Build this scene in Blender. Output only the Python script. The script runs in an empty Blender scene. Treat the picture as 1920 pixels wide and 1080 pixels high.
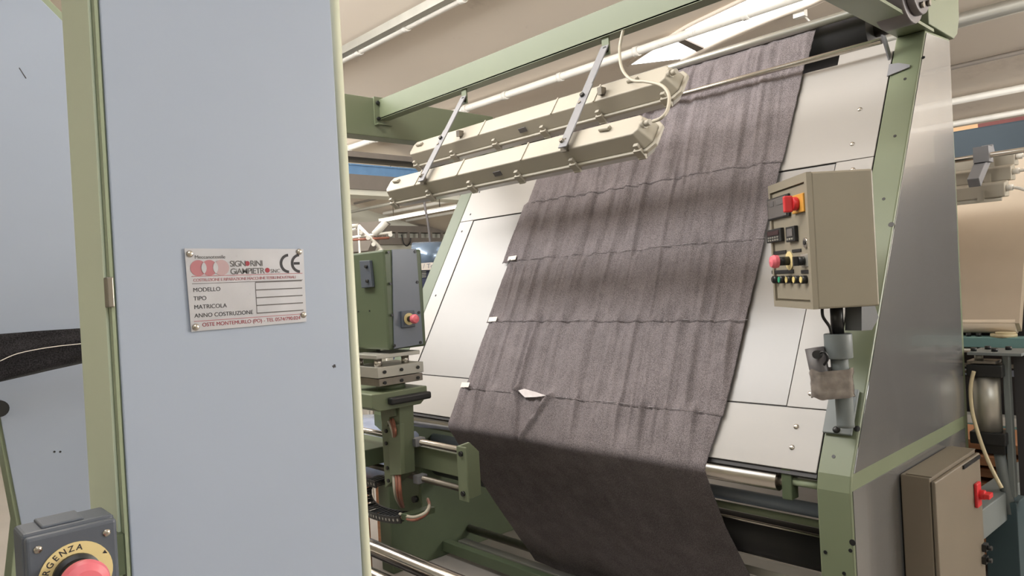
import bpy, bmesh, math, random
import numpy as np
from mathutils import Vector, Matrix, noise
random.seed(7)
SC = bpy.context.scene
COL = SC.collection
R = math.radians

# ------------------------------------------------------------------ camera
FPX, YAW, PIT, ROL, HC = 1370.0, R(46.93), R(-0.25), R(-3.18), 1.6
_f = Vector((-math.sin(YAW)*math.cos(PIT), math.cos(YAW)*math.cos(PIT), math.sin(PIT)))
_r0 = Vector((math.cos(YAW), math.sin(YAW), 0)); _u0 = _r0.cross(_f)
_r = math.cos(ROL)*_r0 + math.sin(ROL)*_u0
_u = -math.sin(ROL)*_r0 + math.cos(ROL)*_u0
CAM = Vector((0, 0, HC))
cd = bpy.data.cameras.new('camera'); cam = bpy.data.objects.new('camera', cd); COL.objects.link(cam)
cam.matrix_world = Matrix(((_r.x, _u.x, -_f.x, 0), (_r.y, _u.y, -_f.y, 0), (_r.z, _u.z, -_f.z, HC), (0, 0, 0, 1)))
cd.sensor_width = 36; cd.lens = FPX/1920*36; cd.clip_start = .02; cd.clip_end = 200
SC.camera = cam

# ------------------------------------------------------------------ light
SC.view_settings.view_transform = 'Standard'
SC.view_settings.look = 'None'
SC.view_settings.gamma = 1
SC.view_settings.use_curve_mapping = False
SC.view_settings.exposure = -0.07
w = bpy.data.worlds.new('world'); SC.world = w; w.use_nodes = True
w.node_tree.nodes['Background'].inputs[0].default_value = (.80, .88, 1, 1)
w.node_tree.nodes['Background'].inputs[1].default_value = 0.5

def area(name, loc, direction, sx, sy, power, col):
    l = bpy.data.lights.new(name, 'AREA'); l.shape = 'RECTANGLE'; l.size = sx; l.size_y = sy
    l.energy = power; l.color = col
    o = bpy.data.objects.new(name, l); COL.objects.link(o); o.location = loc
    o.rotation_euler = Vector(direction).to_track_quat('-Z', 'Y').to_euler()
    return o
# daylight from the roof, with added area lights where no glazing or window exists
area('added_bay_light', (-4.0, .1, 4.55), (.12, 1, .05), 5.5, 1.3, 400, (1, .985, .96))  # added main light; no glazing is modelled at this spot
area('roof_daylight', (-7.0, 1.6, 4.6), (.9, .15, -.9), 2.5, 2.5, 150, (1, .985, .95))
area('roof_daylight', (3.0, -.4, 4.9), (-.7, .1, -1), 3.0, 3.0, 110, (.94, .97, 1))
area('added_side_light', (-3.0, -4.8, 3.2), (0, 1, .05), 9.0, 1.6, 34, (1, .98, .95))  # added fill from behind the camera, the wall has no window
area('added_side_light', (4.4, 8.0, 2.6), (-1, 0, .6), 6.0, .8, 800, (1, .98, .95))  # added on the right to brighten the far ceiling
area('added_side_light', (2.3, 13.6, 1.75), (-.15, -1, .35), 3.2, .5, 95, (1, .98, .95))  # added at the back so the side sheet reflects something bright
area('added_bay_light', (-11.3, 2.5, 3.9), (0, 1, .05), 3.4, 1.0, 260, (1, .985, .96))  # added to lift the unlit ceiling of the far left bay

# ------------------------------------------------------------------ sight lines measured on the photograph
def ray(px, py): return _r*((px-960)/FPX) - _u*((py-540)/FPX) + _f
def PX(px, py, x): d = ray(px, py); return CAM + d*(x/d.x)
def PY(px, py, y): d = ray(px, py); return CAM + d*(y/d.y)
def PZ(px, py, z): d = ray(px, py); return CAM + d*((z-HC)/d.z)
CZ0, CSL = 5.4, .25                            # sloping shed roof: z = CZ0 - CSL*y
def PC(px, py, o=0): d = ray(px, py); t = (CZ0-o-HC)/(d.z+CSL*d.y); return CAM+d*t
def PD(px, py, t): return CAM + ray(px, py)*t

# ------------------------------------------------------------------ materials
def lin(c): return tuple((v/12.92 if v <= .04045 else ((v+.055)/1.055)**2.4) for v in [q/255 for q in c])
def mat(name, rgb, rough=.5, metal=0, var=.06, scale=6, bump=0, bscale=200, coat=0, spec=.5, sheen=0, dirt=None, stretch=None):
    m = bpy.data.materials.new(name); m.use_nodes = True
    nt = m.node_tree; b = nt.nodes['Principled BSDF']
    c = lin(rgb)
    b.inputs['Roughness'].default_value = rough; b.inputs['Metallic'].default_value = metal
    b.inputs['Coat Weight'].default_value = coat; b.inputs['Specular IOR Level'].default_value = spec
    b.inputs['Sheen Weight'].default_value = sheen
    tc = nt.nodes.new('ShaderNodeTexCoord')
    vec = tc.outputs['Object']
    if stretch:
        mp = nt.nodes.new('ShaderNodeMapping'); mp.inputs['Scale'].default_value = stretch
        nt.links.new(vec, mp.inputs[0]); vec = mp.outputs[0]
    n = nt.nodes.new('ShaderNodeTexNoise'); n.inputs['Scale'].default_value = scale; n.inputs['Detail'].default_value = 5
    nt.links.new(vec, n.inputs['Vector'])
    r = nt.nodes.new('ShaderNodeValToRGB')
    r.color_ramp.elements[0].position = .3; r.color_ramp.elements[1].position = .7
    r.color_ramp.elements[0].color = (*[v*(1-var) for v in c], 1); r.color_ramp.elements[1].color = (*[min(1, v*(1+var)) for v in c], 1)
    nt.links.new(n.outputs[0], r.inputs[0]); out = r.outputs[0]
    if dirt:
        n2 = nt.nodes.new('ShaderNodeTexNoise'); n2.inputs['Scale'].default_value = dirt[1]; n2.inputs['Detail'].default_value = 9
        n2.inputs['Roughness'].default_value = .7
        nt.links.new(vec, n2.inputs['Vector'])
        r2 = nt.nodes.new('ShaderNodeValToRGB'); r2.color_ramp.elements[0].position = dirt[2]; r2.color_ramp.elements[1].position = dirt[2]+.12
        nt.links.new(n2.outputs[0], r2.inputs[0])
        mx = nt.nodes.new('ShaderNodeMix'); mx.data_type = 'RGBA'
        nt.links.new(r2.outputs[0], mx.inputs[0]); nt.links.new(out, mx.inputs[6]); mx.inputs[7].default_value = (*lin(dirt[0]), 1)
        out = mx.outputs[2]
    nt.links.new(out, b.inputs['Base Color'])
    if bump:
        nb = nt.nodes.new('ShaderNodeTexNoise'); nb.inputs['Scale'].default_value = bscale; nb.inputs['Detail'].default_value = 3
        nt.links.new(vec, nb.inputs['Vector'])
        bp = nt.nodes.new('ShaderNodeBump'); bp.inputs['Strength'].default_value = bump; bp.inputs['Distance'].default_value = .002
        nt.links.new(nb.outputs[0], bp.inputs['Height']); nt.links.new(bp.outputs[0], b.inputs['Normal'])
    return m
def emit(name, rgb, s):
    m = bpy.data.materials.new(name); m.use_nodes = True; nt = m.node_tree
    b = nt.nodes['Principled BSDF']; b.inputs['Base Color'].default_value = (*lin(rgb), 1)
    n = nt.nodes.new('ShaderNodeTexNoise'); n.inputs['Scale'].default_value = 2
    r = nt.nodes.new('ShaderNodeValToRGB'); c = lin(rgb)
    r.color_ramp.elements[0].color = (*[v*.93 for v in c], 1); r.color_ramp.elements[1].color = (*c, 1)
    nt.links.new(n.outputs[0], r.inputs[0]); nt.links.new(r.outputs[0], b.inputs['Emission Color'])
    b.inputs['Emission Strength'].default_value = s
    return m

M_BLUE = mat('blue_grey_paint', (160, 170, 187), .42, var=.02, scale=3, coat=.15, bump=.02, bscale=60, dirt=((146, 154, 168), 11, .74))
M_BLUEDK = mat('slate_blue_paint', (112, 118, 130), .4, var=.03)
M_SIDE = mat('satin_side_sheet', (150, 150, 150), .22, metal=.7, var=.03, scale=2, stretch=(6, 6, 1.2), coat=.2)
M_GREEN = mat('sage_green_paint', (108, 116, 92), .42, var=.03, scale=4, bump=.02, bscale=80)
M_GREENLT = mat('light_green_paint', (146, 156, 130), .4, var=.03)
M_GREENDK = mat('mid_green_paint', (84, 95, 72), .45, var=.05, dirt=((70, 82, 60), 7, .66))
M_WHITE = mat('white_melamine_panel', (163, 159, 155), .35, var=.012, scale=2)
M_FRONTGR = mat('lightened_front_paint', (206, 216, 194), .42, var=.03, scale=4, dirt=((184, 194, 170), 6, .7))  # green lightened in the colour to make up for missing light
M_FROST = mat('frosted_inspection_glass', (150, 147, 145), .3, var=.015, scale=1.5)
M_STEEL = mat('brushed_steel', (190, 184, 176), .25, metal=1, var=.06, scale=14, stretch=(.4, 8, 8))
M_STEELDK = mat('worn_steel', (140, 134, 126), .38, metal=1, var=.15, scale=12)
M_ALU = mat('aluminium', (182, 180, 172), .4, metal=.7, var=.05)
M_PLATE = mat('nameplate_aluminium', (186, 186, 192), .35, metal=.35, var=.06, scale=30, dirt=((164, 163, 168), 40, .62))
M_LAMP = mat('lamp_polyester', (170, 163, 149), .5, var=.03, scale=8, dirt=((146, 138, 122), 9, .68))
M_LAMPCLR = mat('lamp_diffuser', (205, 202, 194), .2, var=.02)
M_GREYBAR = mat('grey_bracket_paint', (126, 126, 130), .45, var=.05)
M_BLACK = mat('black_plastic', (30, 30, 31), .4, var=.15)
M_DKBOX = mat('dark_grey_plastic', (84, 90, 100), .45, var=.04, bump=.05, bscale=400)
M_RUBBER = mat('dark_rubber', (52, 50, 52), .55, var=.1)
M_RED = mat('faded_red_plastic', (226, 112, 124), .42, var=.05)
M_REDBR = mat('red_switch_plastic', (196, 44, 48), .38, var=.06)
M_YEL = mat('yellow_plate', (224, 204, 148), .5, var=.05)
M_ORANGE = mat('orange_plate', (206, 150, 62), .5, var=.05)
M_CREAMBOX = mat('cream_enclosure_paint', (140, 132, 116), .48, var=.03, scale=5, dirt=((122, 112, 96), 3.5, .6), bump=.03, bscale=300)
M_TAN = mat('tan_cabinet_paint', (112, 102, 88), .5, var=.03, dirt=((94, 82, 66), 5, .68))
M_DKTXT = mat('black_print', (48, 46, 50), .6, var=.1)
M_GRTXT = mat('grey_print', (96, 92, 92), .6, var=.1)
M_REDTXT = mat('dark_red_print', (150, 52, 64), .6, var=.1)
M_REDFADE = mat('faded_red_print', (172, 112, 118), .6, var=.06)
M_PINKFADE = mat('pale_pink_print', (178, 152, 154), .6, var=.04)
M_COPPER = mat('copper_cable', (150, 96, 78), .4, var=.2, scale=30)
M_CABLE = mat('beige_cable', (176, 168, 152), .45, var=.05)
M_CREAMHOSE = mat('cream_hose', (206, 192, 158), .45, var=.04)
M_CEIL = mat('ceiling_plaster', (226, 214, 200), .9, var=.03, scale=.7, dirt=((208, 195, 181), .9, .58), bump=.1, bscale=12)
M_WALL = mat('wall_paint', (214, 212, 198), .85, var=.03, scale=1)
M_WALLDK = mat('wall_dado_paint', (110, 104, 98), .85, var=.05, scale=1)
M_FLOOR = mat('concrete_floor', (156, 150, 144), .45, var=.10, scale=1.6, dirt=((140, 134, 128), 2.4, .6), bump=.05, bscale=40)
M_PIPE = mat('white_pipe_paint', (226, 222, 214), .45, var=.04, scale=9, dirt=((170, 160, 148), 12, .64))
M_BEAMDK = mat('grey_brown_beam', (122, 114, 106), .7, var=.06)
M_STEELBL = mat('blue_rail_paint', (96, 136, 176), .45, var=.06, scale=9, dirt=((150, 176, 200), 14, .62))
M_NAVY = mat('navy_paint', (54, 60, 88), .4, var=.06)
M_BLUEDRUM = mat('blue_drum_paint', (120, 138, 160), .22, metal=.5, var=.04)
M_TEAL = mat('teal_paint', (120, 158, 158), .45, var=.05)
M_TEALDK = mat('dark_teal_paint', (52, 70, 76), .5, var=.08)
M_HEADER = mat('dark_blue_header', (52, 68, 80), .55, var=.1, scale=3)
M_CREAMCL = mat('cream_cloth', (204, 188, 168), .75, var=.03, scale=5, bump=.1, bscale=500)
M_WOOD = mat('raw_wood', (160, 112, 78), .7, var=.18, scale=9, stretch=(1, 1, 8))
M_ORBOARD = mat('orange_board', (220, 178, 132), .6, var=.06)
M_REDBOARD = mat('maroon_board', (120, 62, 58), .6, var=.06)
M_FILM = mat('plastic_wrapped_cloth', (150, 160, 184), .25, var=.25, scale=9, coat=.4)
M_GREYFRM = mat('grey_frame_paint', (108, 114, 114), .5, var=.06)
M_GREENSCR = mat('green_lens', (40, 150, 110), .35, var=.05)
M_LENS = mat('amber_lens', (220, 200, 130), .35, var=.05)
M_LCD = mat('display_window', (104, 100, 98), .2, var=.05)
M_TAPE = mat('packing_tape', (116, 108, 102), .16, var=.25, scale=30, coat=.6, bump=.5, bscale=60)
M_SKY = emit('skylight_glazing', (255, 255, 255), 6.0)
M_TUBE = emit('lit_fluorescent_tube', (255, 250, 240), 2.2)
M_PAPER = mat('white_label', (224, 216, 208), .7, var=.02)
M_THREAD = mat('pale_thread', (150, 144, 146), .8, var=.1)
M_LINING = mat('pale_lining', (214, 206, 206), .8, var=.08, scale=40)

def cloth_mat(name, rgb_a, rgb_b, sheen=.25):
    m = bpy.data.materials.new(name); m.use_nodes = True; nt = m.node_tree; b = nt.nodes['Principled BSDF']
    b.inputs['Roughness'].default_value = .92; b.inputs['Specular IOR Level'].default_value = .1
    b.inputs['Sheen Weight'].default_value = sheen; b.inputs['Sheen Roughness'].default_value = .45
    tc = nt.nodes.new('ShaderNodeTexCoord')
    n = nt.nodes.new('ShaderNodeTexNoise'); n.inputs['Scale'].default_value = 330; n.inputs['Detail'].default_value = 2
    nt.links.new(tc.outputs['Object'], n.inputs['Vector'])
    n2 = nt.nodes.new('ShaderNodeTexNoise'); n2.inputs['Scale'].default_value = 12; n2.inputs['Detail'].default_value = 3
    nt.links.new(tc.outputs['Object'], n2.inputs['Vector'])
    ad = nt.nodes.new('ShaderNodeMath'); ad.operation = 'MULTIPLY_ADD'; ad.inputs[1].default_value = .25
    nt.links.new(n2.outputs[0], ad.inputs[0]); nt.links.new(n.outputs[0], ad.inputs[2])
    r = nt.nodes.new('ShaderNodeValToRGB'); r.color_ramp.elements[0].position = .5; r.color_ramp.elements[1].position = .78
    r.color_ramp.elements[0].color = (*lin(rgb_a), 1); r.color_ramp.elements[1].color = (*lin(rgb_b), 1)
    nt.links.new(ad.outputs[0], r.inputs[0]); nt.links.new(r.outputs[0], b.inputs['Base Color'])
    bp = nt.nodes.new('ShaderNodeBump'); bp.inputs['Strength'].default_value = .25; bp.inputs['Distance'].default_value = .001
    nt.links.new(n.outputs[0], bp.inputs['Height']); nt.links.new(bp.outputs[0], b.inputs['Normal'])
    return m
M_CLOTH = cloth_mat('heather_charcoal_cloth', (94, 88, 89), (138, 130, 132), .0)
M_CLOTHBK = cloth_mat('black_cloth', (30, 29, 31), (54, 52, 55), .1)

# ------------------------------------------------------------------ mesh builder
class MB:
    def __init__(s): s.v = []; s.f = []; s.mi = []; s.sm = []
    def add(s, vs, fs, mi=0, smooth=False):
        o = len(s.v); s.v += [Vector(p) for p in vs]
        for f in fs: s.f.append([i+o for i in f]); s.mi.append(mi); s.sm.append(smooth)
        return s
    def obox(s, c, ax, sz, mi=0):
        c = Vector(c); a = [Vector(q).normalized()*(d/2) for q, d in zip(ax, sz)]
        vs = [c+a[0]*i+a[1]*j+a[2]*k for k in (-1, 1) for j in (-1, 1) for i in (-1, 1)]
        fs = [(0, 2, 3, 1), (4, 5, 7, 6), (0, 1, 5, 4), (2, 6, 7, 3), (0, 4, 6, 2), (1, 3, 7, 5)]
        return s.add(vs, fs, mi)
    def box(s, x0, x1, y0, y1, z0, z1, mi=0):
        return s.obox(((x0+x1)/2, (y0+y1)/2, (z0+z1)/2), ((1, 0, 0), (0, 1, 0), (0, 0, 1)), (abs(x1-x0), abs(y1-y0), abs(z1-z0)), mi)
    def prism(s, pts, off, mi=0, smooth=False):
        n = len(pts); off = Vector(off)
        s.add(list(pts)+[Vector(p)+off for p in pts], [tuple(range(n))[::-1], tuple(range(n, 2*n))], mi)
        o = len(s.v)-2*n
        for i in range(n):
            j = (i+1) % n; s.f.append([o+i, o+j, o+n+j, o+n+i]); s.mi.append(mi); s.sm.append(smooth)
        return s
    def cyl(s, a, b, r, n=20, r2=None, mi=0, caps=True, smooth=True):
        a = Vector(a); b = Vector(b); d = (b-a).normalized(); r2 = r if r2 is None else r2
        t = Vector((0, 0, 1)) if abs(d.z) < .9 else Vector((1, 0, 0))
        e1 = d.cross(t).normalized(); e2 = d.cross(e1)
        ring = [e1*math.cos(2*math.pi*i/n)+e2*math.sin(2*math.pi*i/n) for i in range(n)]
        s.add([a+q*r for q in ring]+[b+q*r2 for q in ring], [(i, (i+1) % n, n+(i+1) % n, n+i) for i in range(n)], mi, smooth)
        o = len(s.v)-2*n
        if caps:
            s.f.append([o+i for i in range(n)][::-1]); s.mi.append(mi); s.sm.append(False)
            s.f.append([o+n+i for i in range(n)]); s.mi.append(mi); s.sm.append(False)
        return s
    def lathe(s, a, d, prof, n=24, mi=0):       # prof: (t along d, radius)
        for (t0, r0), (t1, r1) in zip(prof[:-1], prof[1:]):
            s.cyl(Vector(a)+Vector(d)*t0, Vector(a)+Vector(d)*t1, max(r0, 1e-4), n, max(r1, 1e-4), mi, caps=False) if t0 != t1 else s.ringf(Vector(a)+Vector(d)*t0, d, r0, r1, n, mi)
        return s
    def ringf(s, c, d, r0, r1, n=24, mi=0):
        d = Vector(d).normalized(); t = Vector((0, 0, 1)) if abs(d.z) < .9 else Vector((1, 0, 0))
        e1 = d.cross(t).normalized(); e2 = d.cross(e1)
        ring = [e1*math.cos(2*math.pi*i/n)+e2*math.sin(2*math.pi*i/n) for i in range(n)]
        return s.add([c+q*r0 for q in ring]+[c+q*r1 for q in ring], [(i, (i+1) % n, n+(i+1) % n, n+i) for i in range(n)], mi)
    def tube(s, pts, r, n=8, mi=0, sub=6):
        p = [Vector(q) for q in pts]
        if sub > 1 and len(p) > 2:
            q = []
            for i in range(len(p)-1):
                a = p[max(i-1, 0)]; b = p[i]; c = p[i+1]; d = p[min(i+2, len(p)-1)]
                for k in range(sub):
                    t = k/sub
                    q.append(.5*((2*b)+(c-a)*t+(2*a-5*b+4*c-d)*t*t+(3*b-a-3*c+d)*t**3))
            q.append(p[-1]); p = q
        rings = []; e1 = None
        for i in range(len(p)):
            d = (p[min(i+1, len(p)-1)]-p[max(i-1, 0)]).normalized()
            if e1 is None:
                t = Vector((0, 0, 1)) if abs(d.z) < .9 else Vector((1, 0, 0)); e1 = d.cross(t).normalized()
            e1 = (e1-d*e1.dot(d)).normalized(); e2 = d.cross(e1)
            rings.append([p[i]+(e1*math.cos(2*math.pi*k/n)+e2*math.sin(2*math.pi*k/n))*r for k in range(n)])
        fs = [(i*n+k, i*n+(k+1) % n, (i+1)*n+(k+1) % n, (i+1)*n+k) for i in range(len(p)-1) for k in range(n)]
        s.add([v for rg in rings for v in rg], fs, mi, True)
        o = len(s.v)-len(p)*n
        s.f.append([o+k for k in range(n)][::-1]); s.mi.append(mi); s.sm.append(False)
        s.f.append([o+(len(p)-1)*n+k for k in range(n)]); s.mi.append(mi); s.sm.append(False)
        return s
    def dome(s, c, d, r, h, n=20, m=5, mi=0):
        prof = [(h*math.sin(math.pi/2*i/m), r*math.cos(math.pi/2*i/m)) for i in range(m+1)]
        return s.lathe(c, d, prof, n, mi)
    def build(s, name, mats, parent=None, bevel=0, seg=2, label=None):
        mats = mats if isinstance(mats, (list, tuple)) else [mats]
        wp = Vector((0, 0, 0)); q = parent
        while q is not None: wp += Vector(q.location); q = q.parent
        me = bpy.data.meshes.new(name)
        me.from_pydata([tuple(v-wp) for v in s.v], [], s.f)
        for m in mats: me.materials.append(m)
        me.polygons.foreach_set('material_index', s.mi); me.polygons.foreach_set('use_smooth', s.sm)
        bm = bmesh.new(); bm.from_mesh(me); bmesh.ops.remove_doubles(bm, verts=bm.verts, dist=1e-6) if bevel else None
        bmesh.ops.recalc_face_normals(bm, faces=bm.faces); bm.to_mesh(me); bm.free()
        o = bpy.data.objects.new(name, me); COL.objects.link(o)
        if parent is not None: o.parent = parent
        if bevel:
            b = o.modifiers.new('bevel', 'BEVEL'); b.width = bevel; b.segments = seg; b.limit_method = 'ANGLE'; b.angle_limit = R(40)
        if label: o['label'] = label
        return o
def thing(name, label, cat, loc, group=None):
    o = bpy.data.objects.new(name, None); COL.objects.link(o); o.location = loc; o.empty_display_size = .05
    o['label'] = label; o['category'] = cat
    if group: o['group'] = group
    return o
def tag(o, label, cat, group=None):
    o['label'] = label; o['category'] = cat
    if group: o['group'] = group
    return o
def struct(o): o['kind'] = 'structure'; return o
def text(name, body, size, origin, ex, ey, m, parent, spacing=1, bold=0, depth=.0003, align='LEFT'):
    c = bpy.data.curves.new(name, 'FONT'); c.body = body; c.size = size; c.extrude = depth; c.offset = bold; c.space_character = spacing; c.align_x = align
    t = bpy.data.objects.new(name, c); COL.objects.link(t)
    bpy.context.view_layer.update()
    me = bpy.data.meshes.new_from_object(t.evaluated_get(bpy.context.evaluated_depsgraph_get()))
    bpy.data.objects.remove(t)
    ex = Vector(ex).normalized(); ey = Vector(ey).normalized(); ez = ex.cross(ey)
    wp = Vector((0, 0, 0)); q = parent
    while q is not None: wp += Vector(q.location); q = q.parent
    mx = Matrix(((ex.x, ey.x, ez.x, origin[0]-wp.x), (ex.y, ey.y, ez.y, origin[1]-wp.y), (ex.z, ey.z, ez.z, origin[2]-wp.z), (0, 0, 0, 1)))
    me.transform(mx); me.materials.clear(); me.materials.append(m)
    o = bpy.data.objects.new(name, me); COL.objects.link(o); o.parent = parent
    return o
def bolt(c, d, r, h, n=12, head='hex'):
    b = MB()
    if head == 'dome': b.dome(c, d, r, h, n, 4); b.ringf(Vector(c), d, r, 1e-4, n)
    else: b.cyl(c, Vector(c)+Vector(d).normalized()*h, r, 6 if head == 'hex' else n)
    return b
X, Y, Z = Vector((1, 0, 0)), Vector((0, 1, 0)), Vector((0, 0, 1))

# ================================================================== SETTING
struct(MB().box(-15, 6, -5.2, 14, -.1, 0).build('floor', M_FLOOR))
CZ = 4.5
def cz(y): return CZ0-CSL*y
struct(MB().prism([Vector((-15, y, z)) for y, z in ((-5.2, cz(-5.2)), (14, cz(14)), (14, cz(14)+.15), (-5.2, cz(-5.2)+.15))], (21, 0, 0)).build('ceiling', M_CEIL))
wl = struct(MB().box(-13.3, -13.15, -5.2, 14, 0, 6.6).build('wall_left', M_WALL))
struct(MB().box(-15, 6, 13.8, 14, 0, 3).build('wall_back', M_WALL))
struct(MB().box(-15, 6, -5.2, -5.0, 0, 6.6).build('wall_front', M_WALL))
struct(MB().box(4.6, 4.8, -5.2, 14, 0, 6.6).build('wall_right', M_WALL))

# ================================================================== FABRIC INSPECTION MACHINE
P0 = Vector((0, 2.278, .95)); SL = Vector((0, .502, .865)).normalized(); NN = Vector((0, -SL.z, SL.y))
def T(x, s, o=0): return Vector((x, P0.y, P0.z)) + SL*s + NN*o
XR0, XR1 = -1.06, -.952
XL0, XL1 = -3.65, -3.535
mach = thing('fabric_inspection_machine', 'large green fabric inspection machine with sloping white table carrying charcoal cloth', 'machine', (-2.3, 2.7, 0))

def column(x0, x1):
    prof = [(2.265, 0.0), (2.265, .90), (2.278, .95), (3.183, 2.509), (3.48, 2.53), (3.44, 0.0)]
    b = MB().prism([Vector((x0, y, z)) for y, z in prof], (x1-x0, 0, 0))
    return b
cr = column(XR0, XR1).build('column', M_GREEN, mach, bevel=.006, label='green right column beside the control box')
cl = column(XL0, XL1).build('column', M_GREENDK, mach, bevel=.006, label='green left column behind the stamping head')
MB().prism([Vector((XR1, y, z)) for y, z in [(2.292, .957), (3.186, 2.497), (3.47, 2.515), (3.41, .957)]], (.0025, 0, 0)).build('side_panel', M_SIDE, mach, label='grey upper side sheet of the right column')
MB().prism([Vector((XR1, y, z)) for y, z in [(2.277, .03), (2.277, .905), (3.405, .905), (3.36, .03)]], (.0025, 0, 0)).build('side_panel', M_SIDE, mach, label='grey lower side sheet of the right column')
# head arms
MB().box(XL0, XL1, 2.0, 3.22, 2.485, 2.705).build('head_arm', M_GREEN, mach, bevel=.004)
MB().box(XR0, XR1+.01, 2.0, 3.25, 2.51, 2.522).box(XR0, XR0+.008, 2.0, 3.25, 2.522, 2.72).build('head_arm', M_GREEN, mach)
# guard plate and drive motor over the right column
gp = [(3.19, 2.53), (3.50, 2.53), (3.55, 2.56), (3.585, 2.63), (3.595, 2.75), (3.595, 3.1), (3.19, 3.1)]
MB().prism([Vector((-.985, y, z)) for y, z in gp], (.045, 0, 0)).build('guard_plate', M_GREEN, mach, bevel=.004)
mc = PX(1716, -22, -.92)
mo = MB(); mo.cyl((-1.04, mc.y, mc.z), (-.93, mc.y, mc.z), .125, 28).cyl((-.93, mc.y, mc.z), (-.90, mc.y, mc.z), .10, 24).cyl((-.90, mc.y, mc.z), (-.86, mc.y, mc.z), .05, 20)
mo = mo.build('drive_motor', mat('motor_grey', (98, 92, 93), .55, var=.08), mach, bevel=.006)
for k in range(6):
    a = k*math.pi/3+.3
    bolt((-.90, mc.y+.075*math.cos(a), mc.z+.075*math.sin(a)), X, .012, .012).build('bolt', M_STEELDK, mo)
bolt((-.94, 3.27, 2.655), X, .016, .004, 16, 'round').build('cap', M_GREENLT, mach)
# cross beam carrying the lamps
MB().box(XL1, XR0, 2.336, 2.346, 2.585, 2.695).box(XL1, XR0, 2.336, 2.40, 2.583, 2.591).build('cross_beam', M_GREEN, mach)
for (xa, d) in ((XL1, 1), (XR0, -1)):
    br = MB().box(xa, xa+.012*d, 2.305, 2.42, 2.555, 2.71).box(xa, xa+.04*d, 2.306, 2.336, 2.548, 2.556).build('beam_bracket', M_GREEN, mach)
    for z in (2.585, 2.675): bolt((xa+.012*d, 2.325, z), X*d, .011, .012).build('bolt', M_BLACK, br)
AX = (-2.78, -1.875)
for xa in AX:
    lg = MB().box(xa-.018, xa+.018, 2.345, 2.353, 2.51, 2.59).build('lug', M_GREEN, mach)
    bolt((xa+.006, 2.345, 2.53), -Y, .012, .014).build('bolt', M_BLACK, lg)
    a0 = Vector((xa, 2.335, 2.535)); a1 = Vector((xa, 2.19, 2.317)); a2 = Vector((xa, 2.055, 2.115))
    dd = (a2-a0).normalized(); nn = dd.cross(X)
    u1 = MB().obox((a0+a1)/2+dd*.02, (X, dd, nn), (.040, (a1-a0).length+.07, .006)).build('lamp_arm', M_GREYBAR, mach, bevel=.002)
    u2 = MB().obox((a1+a2)/2-dd*.02+X*.012-nn*.007*(1 if nn.y < 0 else -1)*-1, (X, dd, nn), (.044, (a2-a1).length+.07, .006)).build('lamp_arm', M_GREYBAR, mach, bevel=.002)
    nf = nn if nn.y < 0 else -nn
    bolt(a1+X*.006+nf*.006, nf, .010, .014).build('bolt', M_BLACK, u2)
    bolt(a1+X*.004+dd*.035+nf*.006, nf, .007, .008).build('bolt', M_STEELDK, u2)
# table
MB().prism([T(XL1+.002, -.02, -.03), T(XL1+.002, 1.74, -.03), T(XL1+.002, 1.74, -.008), T(XL1+.002, -.02, -.008)], (XR0-XL1-.004, 0, 0)).build('table_backing', M_RUBBER, mach)
def panel(name, x0, x1, s0, s1, o0, m, lab=None):
    return MB().prism([T(x0, s0, o0), T(x1, s0, o0), T(x1, s1, o0), T(x0, s1, o0)], NN*.005).build(name, m, mach, bevel=.0012, seg=1, label=lab)
top = panel('table_panel', XL1+.004, XR0-.003, 1.224, 1.735, -.005, M_WHITE, 'wide white upper table panel')
bot = panel('table_panel', XL1+.03, XR0-.003, -.005, .207, -.005, M_WHITE, 'wide white lower table panel')
stl = panel('side_strip', XL1+.004, -3.405, .210, 1.221, -.005, M_WHITE, 'narrow white strip down the left table edge')
stR = panel('side_strip', -1.203, XR0-.003, .210, 1.221, -.005, M_WHITE, 'narrow white strip down the right table edge')
panel('inspection_glass', -3.400, -1.207, .213, 1.219, -.009, M_FROST, 'dull grey translucent inspection panel behind the cloth')
def on_table(px, py):
    d = ray(px, py); t = (P0-CAM).dot(NN)/d.dot(NN); return CAM+d*t
for px, py, par in ((1612, 205, top), (1598, 270, top), (1599, 318, stR), (1520, 738, stR), (1493, 800, bot), (1485, 839, bot)):
    bolt(on_table(px, py), NN, .0095, .006, 14, 'dome').build('screw_cap', M_STEEL, par)
for px, py, par in ((899, 360, top), (882, 402, top), (866, 434, stl), (817, 554, stl)):
    bolt(on_table(px, py), NN, .007, .003, 10, 'dome').build('screw', M_BLACK, par)
for px, py, r in ((1697, 148, .006), (1731, 108, .007), (1678, 255, .006), (1657, 373, .006), (1671, 421, .010), (1607, 804, .010), (1563, 856, .006)):
    bolt(on_table(px, py)+NN*-.001, NN, r, .002, 10, 'round').build('screw', M_BLACK, mach)
for px, py, r in ((1599, 1017, .010), (1548, 1035, .006), (1595, 1032, .006), (1583, 1075, .006)):
    bolt(PY(px, py, 2.266), -Y, r, .003, 10, 'round').build('screw', M_BLACK, mach)
for px, py in ((1790, 90), ):
    pass
# rollers and bars
def xbar(name, y, z, r, x0, x1, m, par, lab=None, n=24):
    return MB().cyl((x0, y, z), (x1, y, z), r, n).build(name, m, par, label=lab)
xbar('nip_roller', 2.300, .895, .034, XL1, -1.20, M_STEEL, mach, 'polished steel roller along the table foot')
b = MB().box(-1.185, -1.150, 2.28, 2.33, .84, .945); b.build('roller_bearing', M_GREENDK, mach, bevel=.004)
MB().cyl((-1.20, 2.30, .895), (-1.16, 2.30, .895), .018, 16).build('roller_journal', M_STEELDK, mach)
xbar('stay_rod', 2.30, .90, .0135, -1.15, XR0, M_GREENLT, mach)
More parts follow.
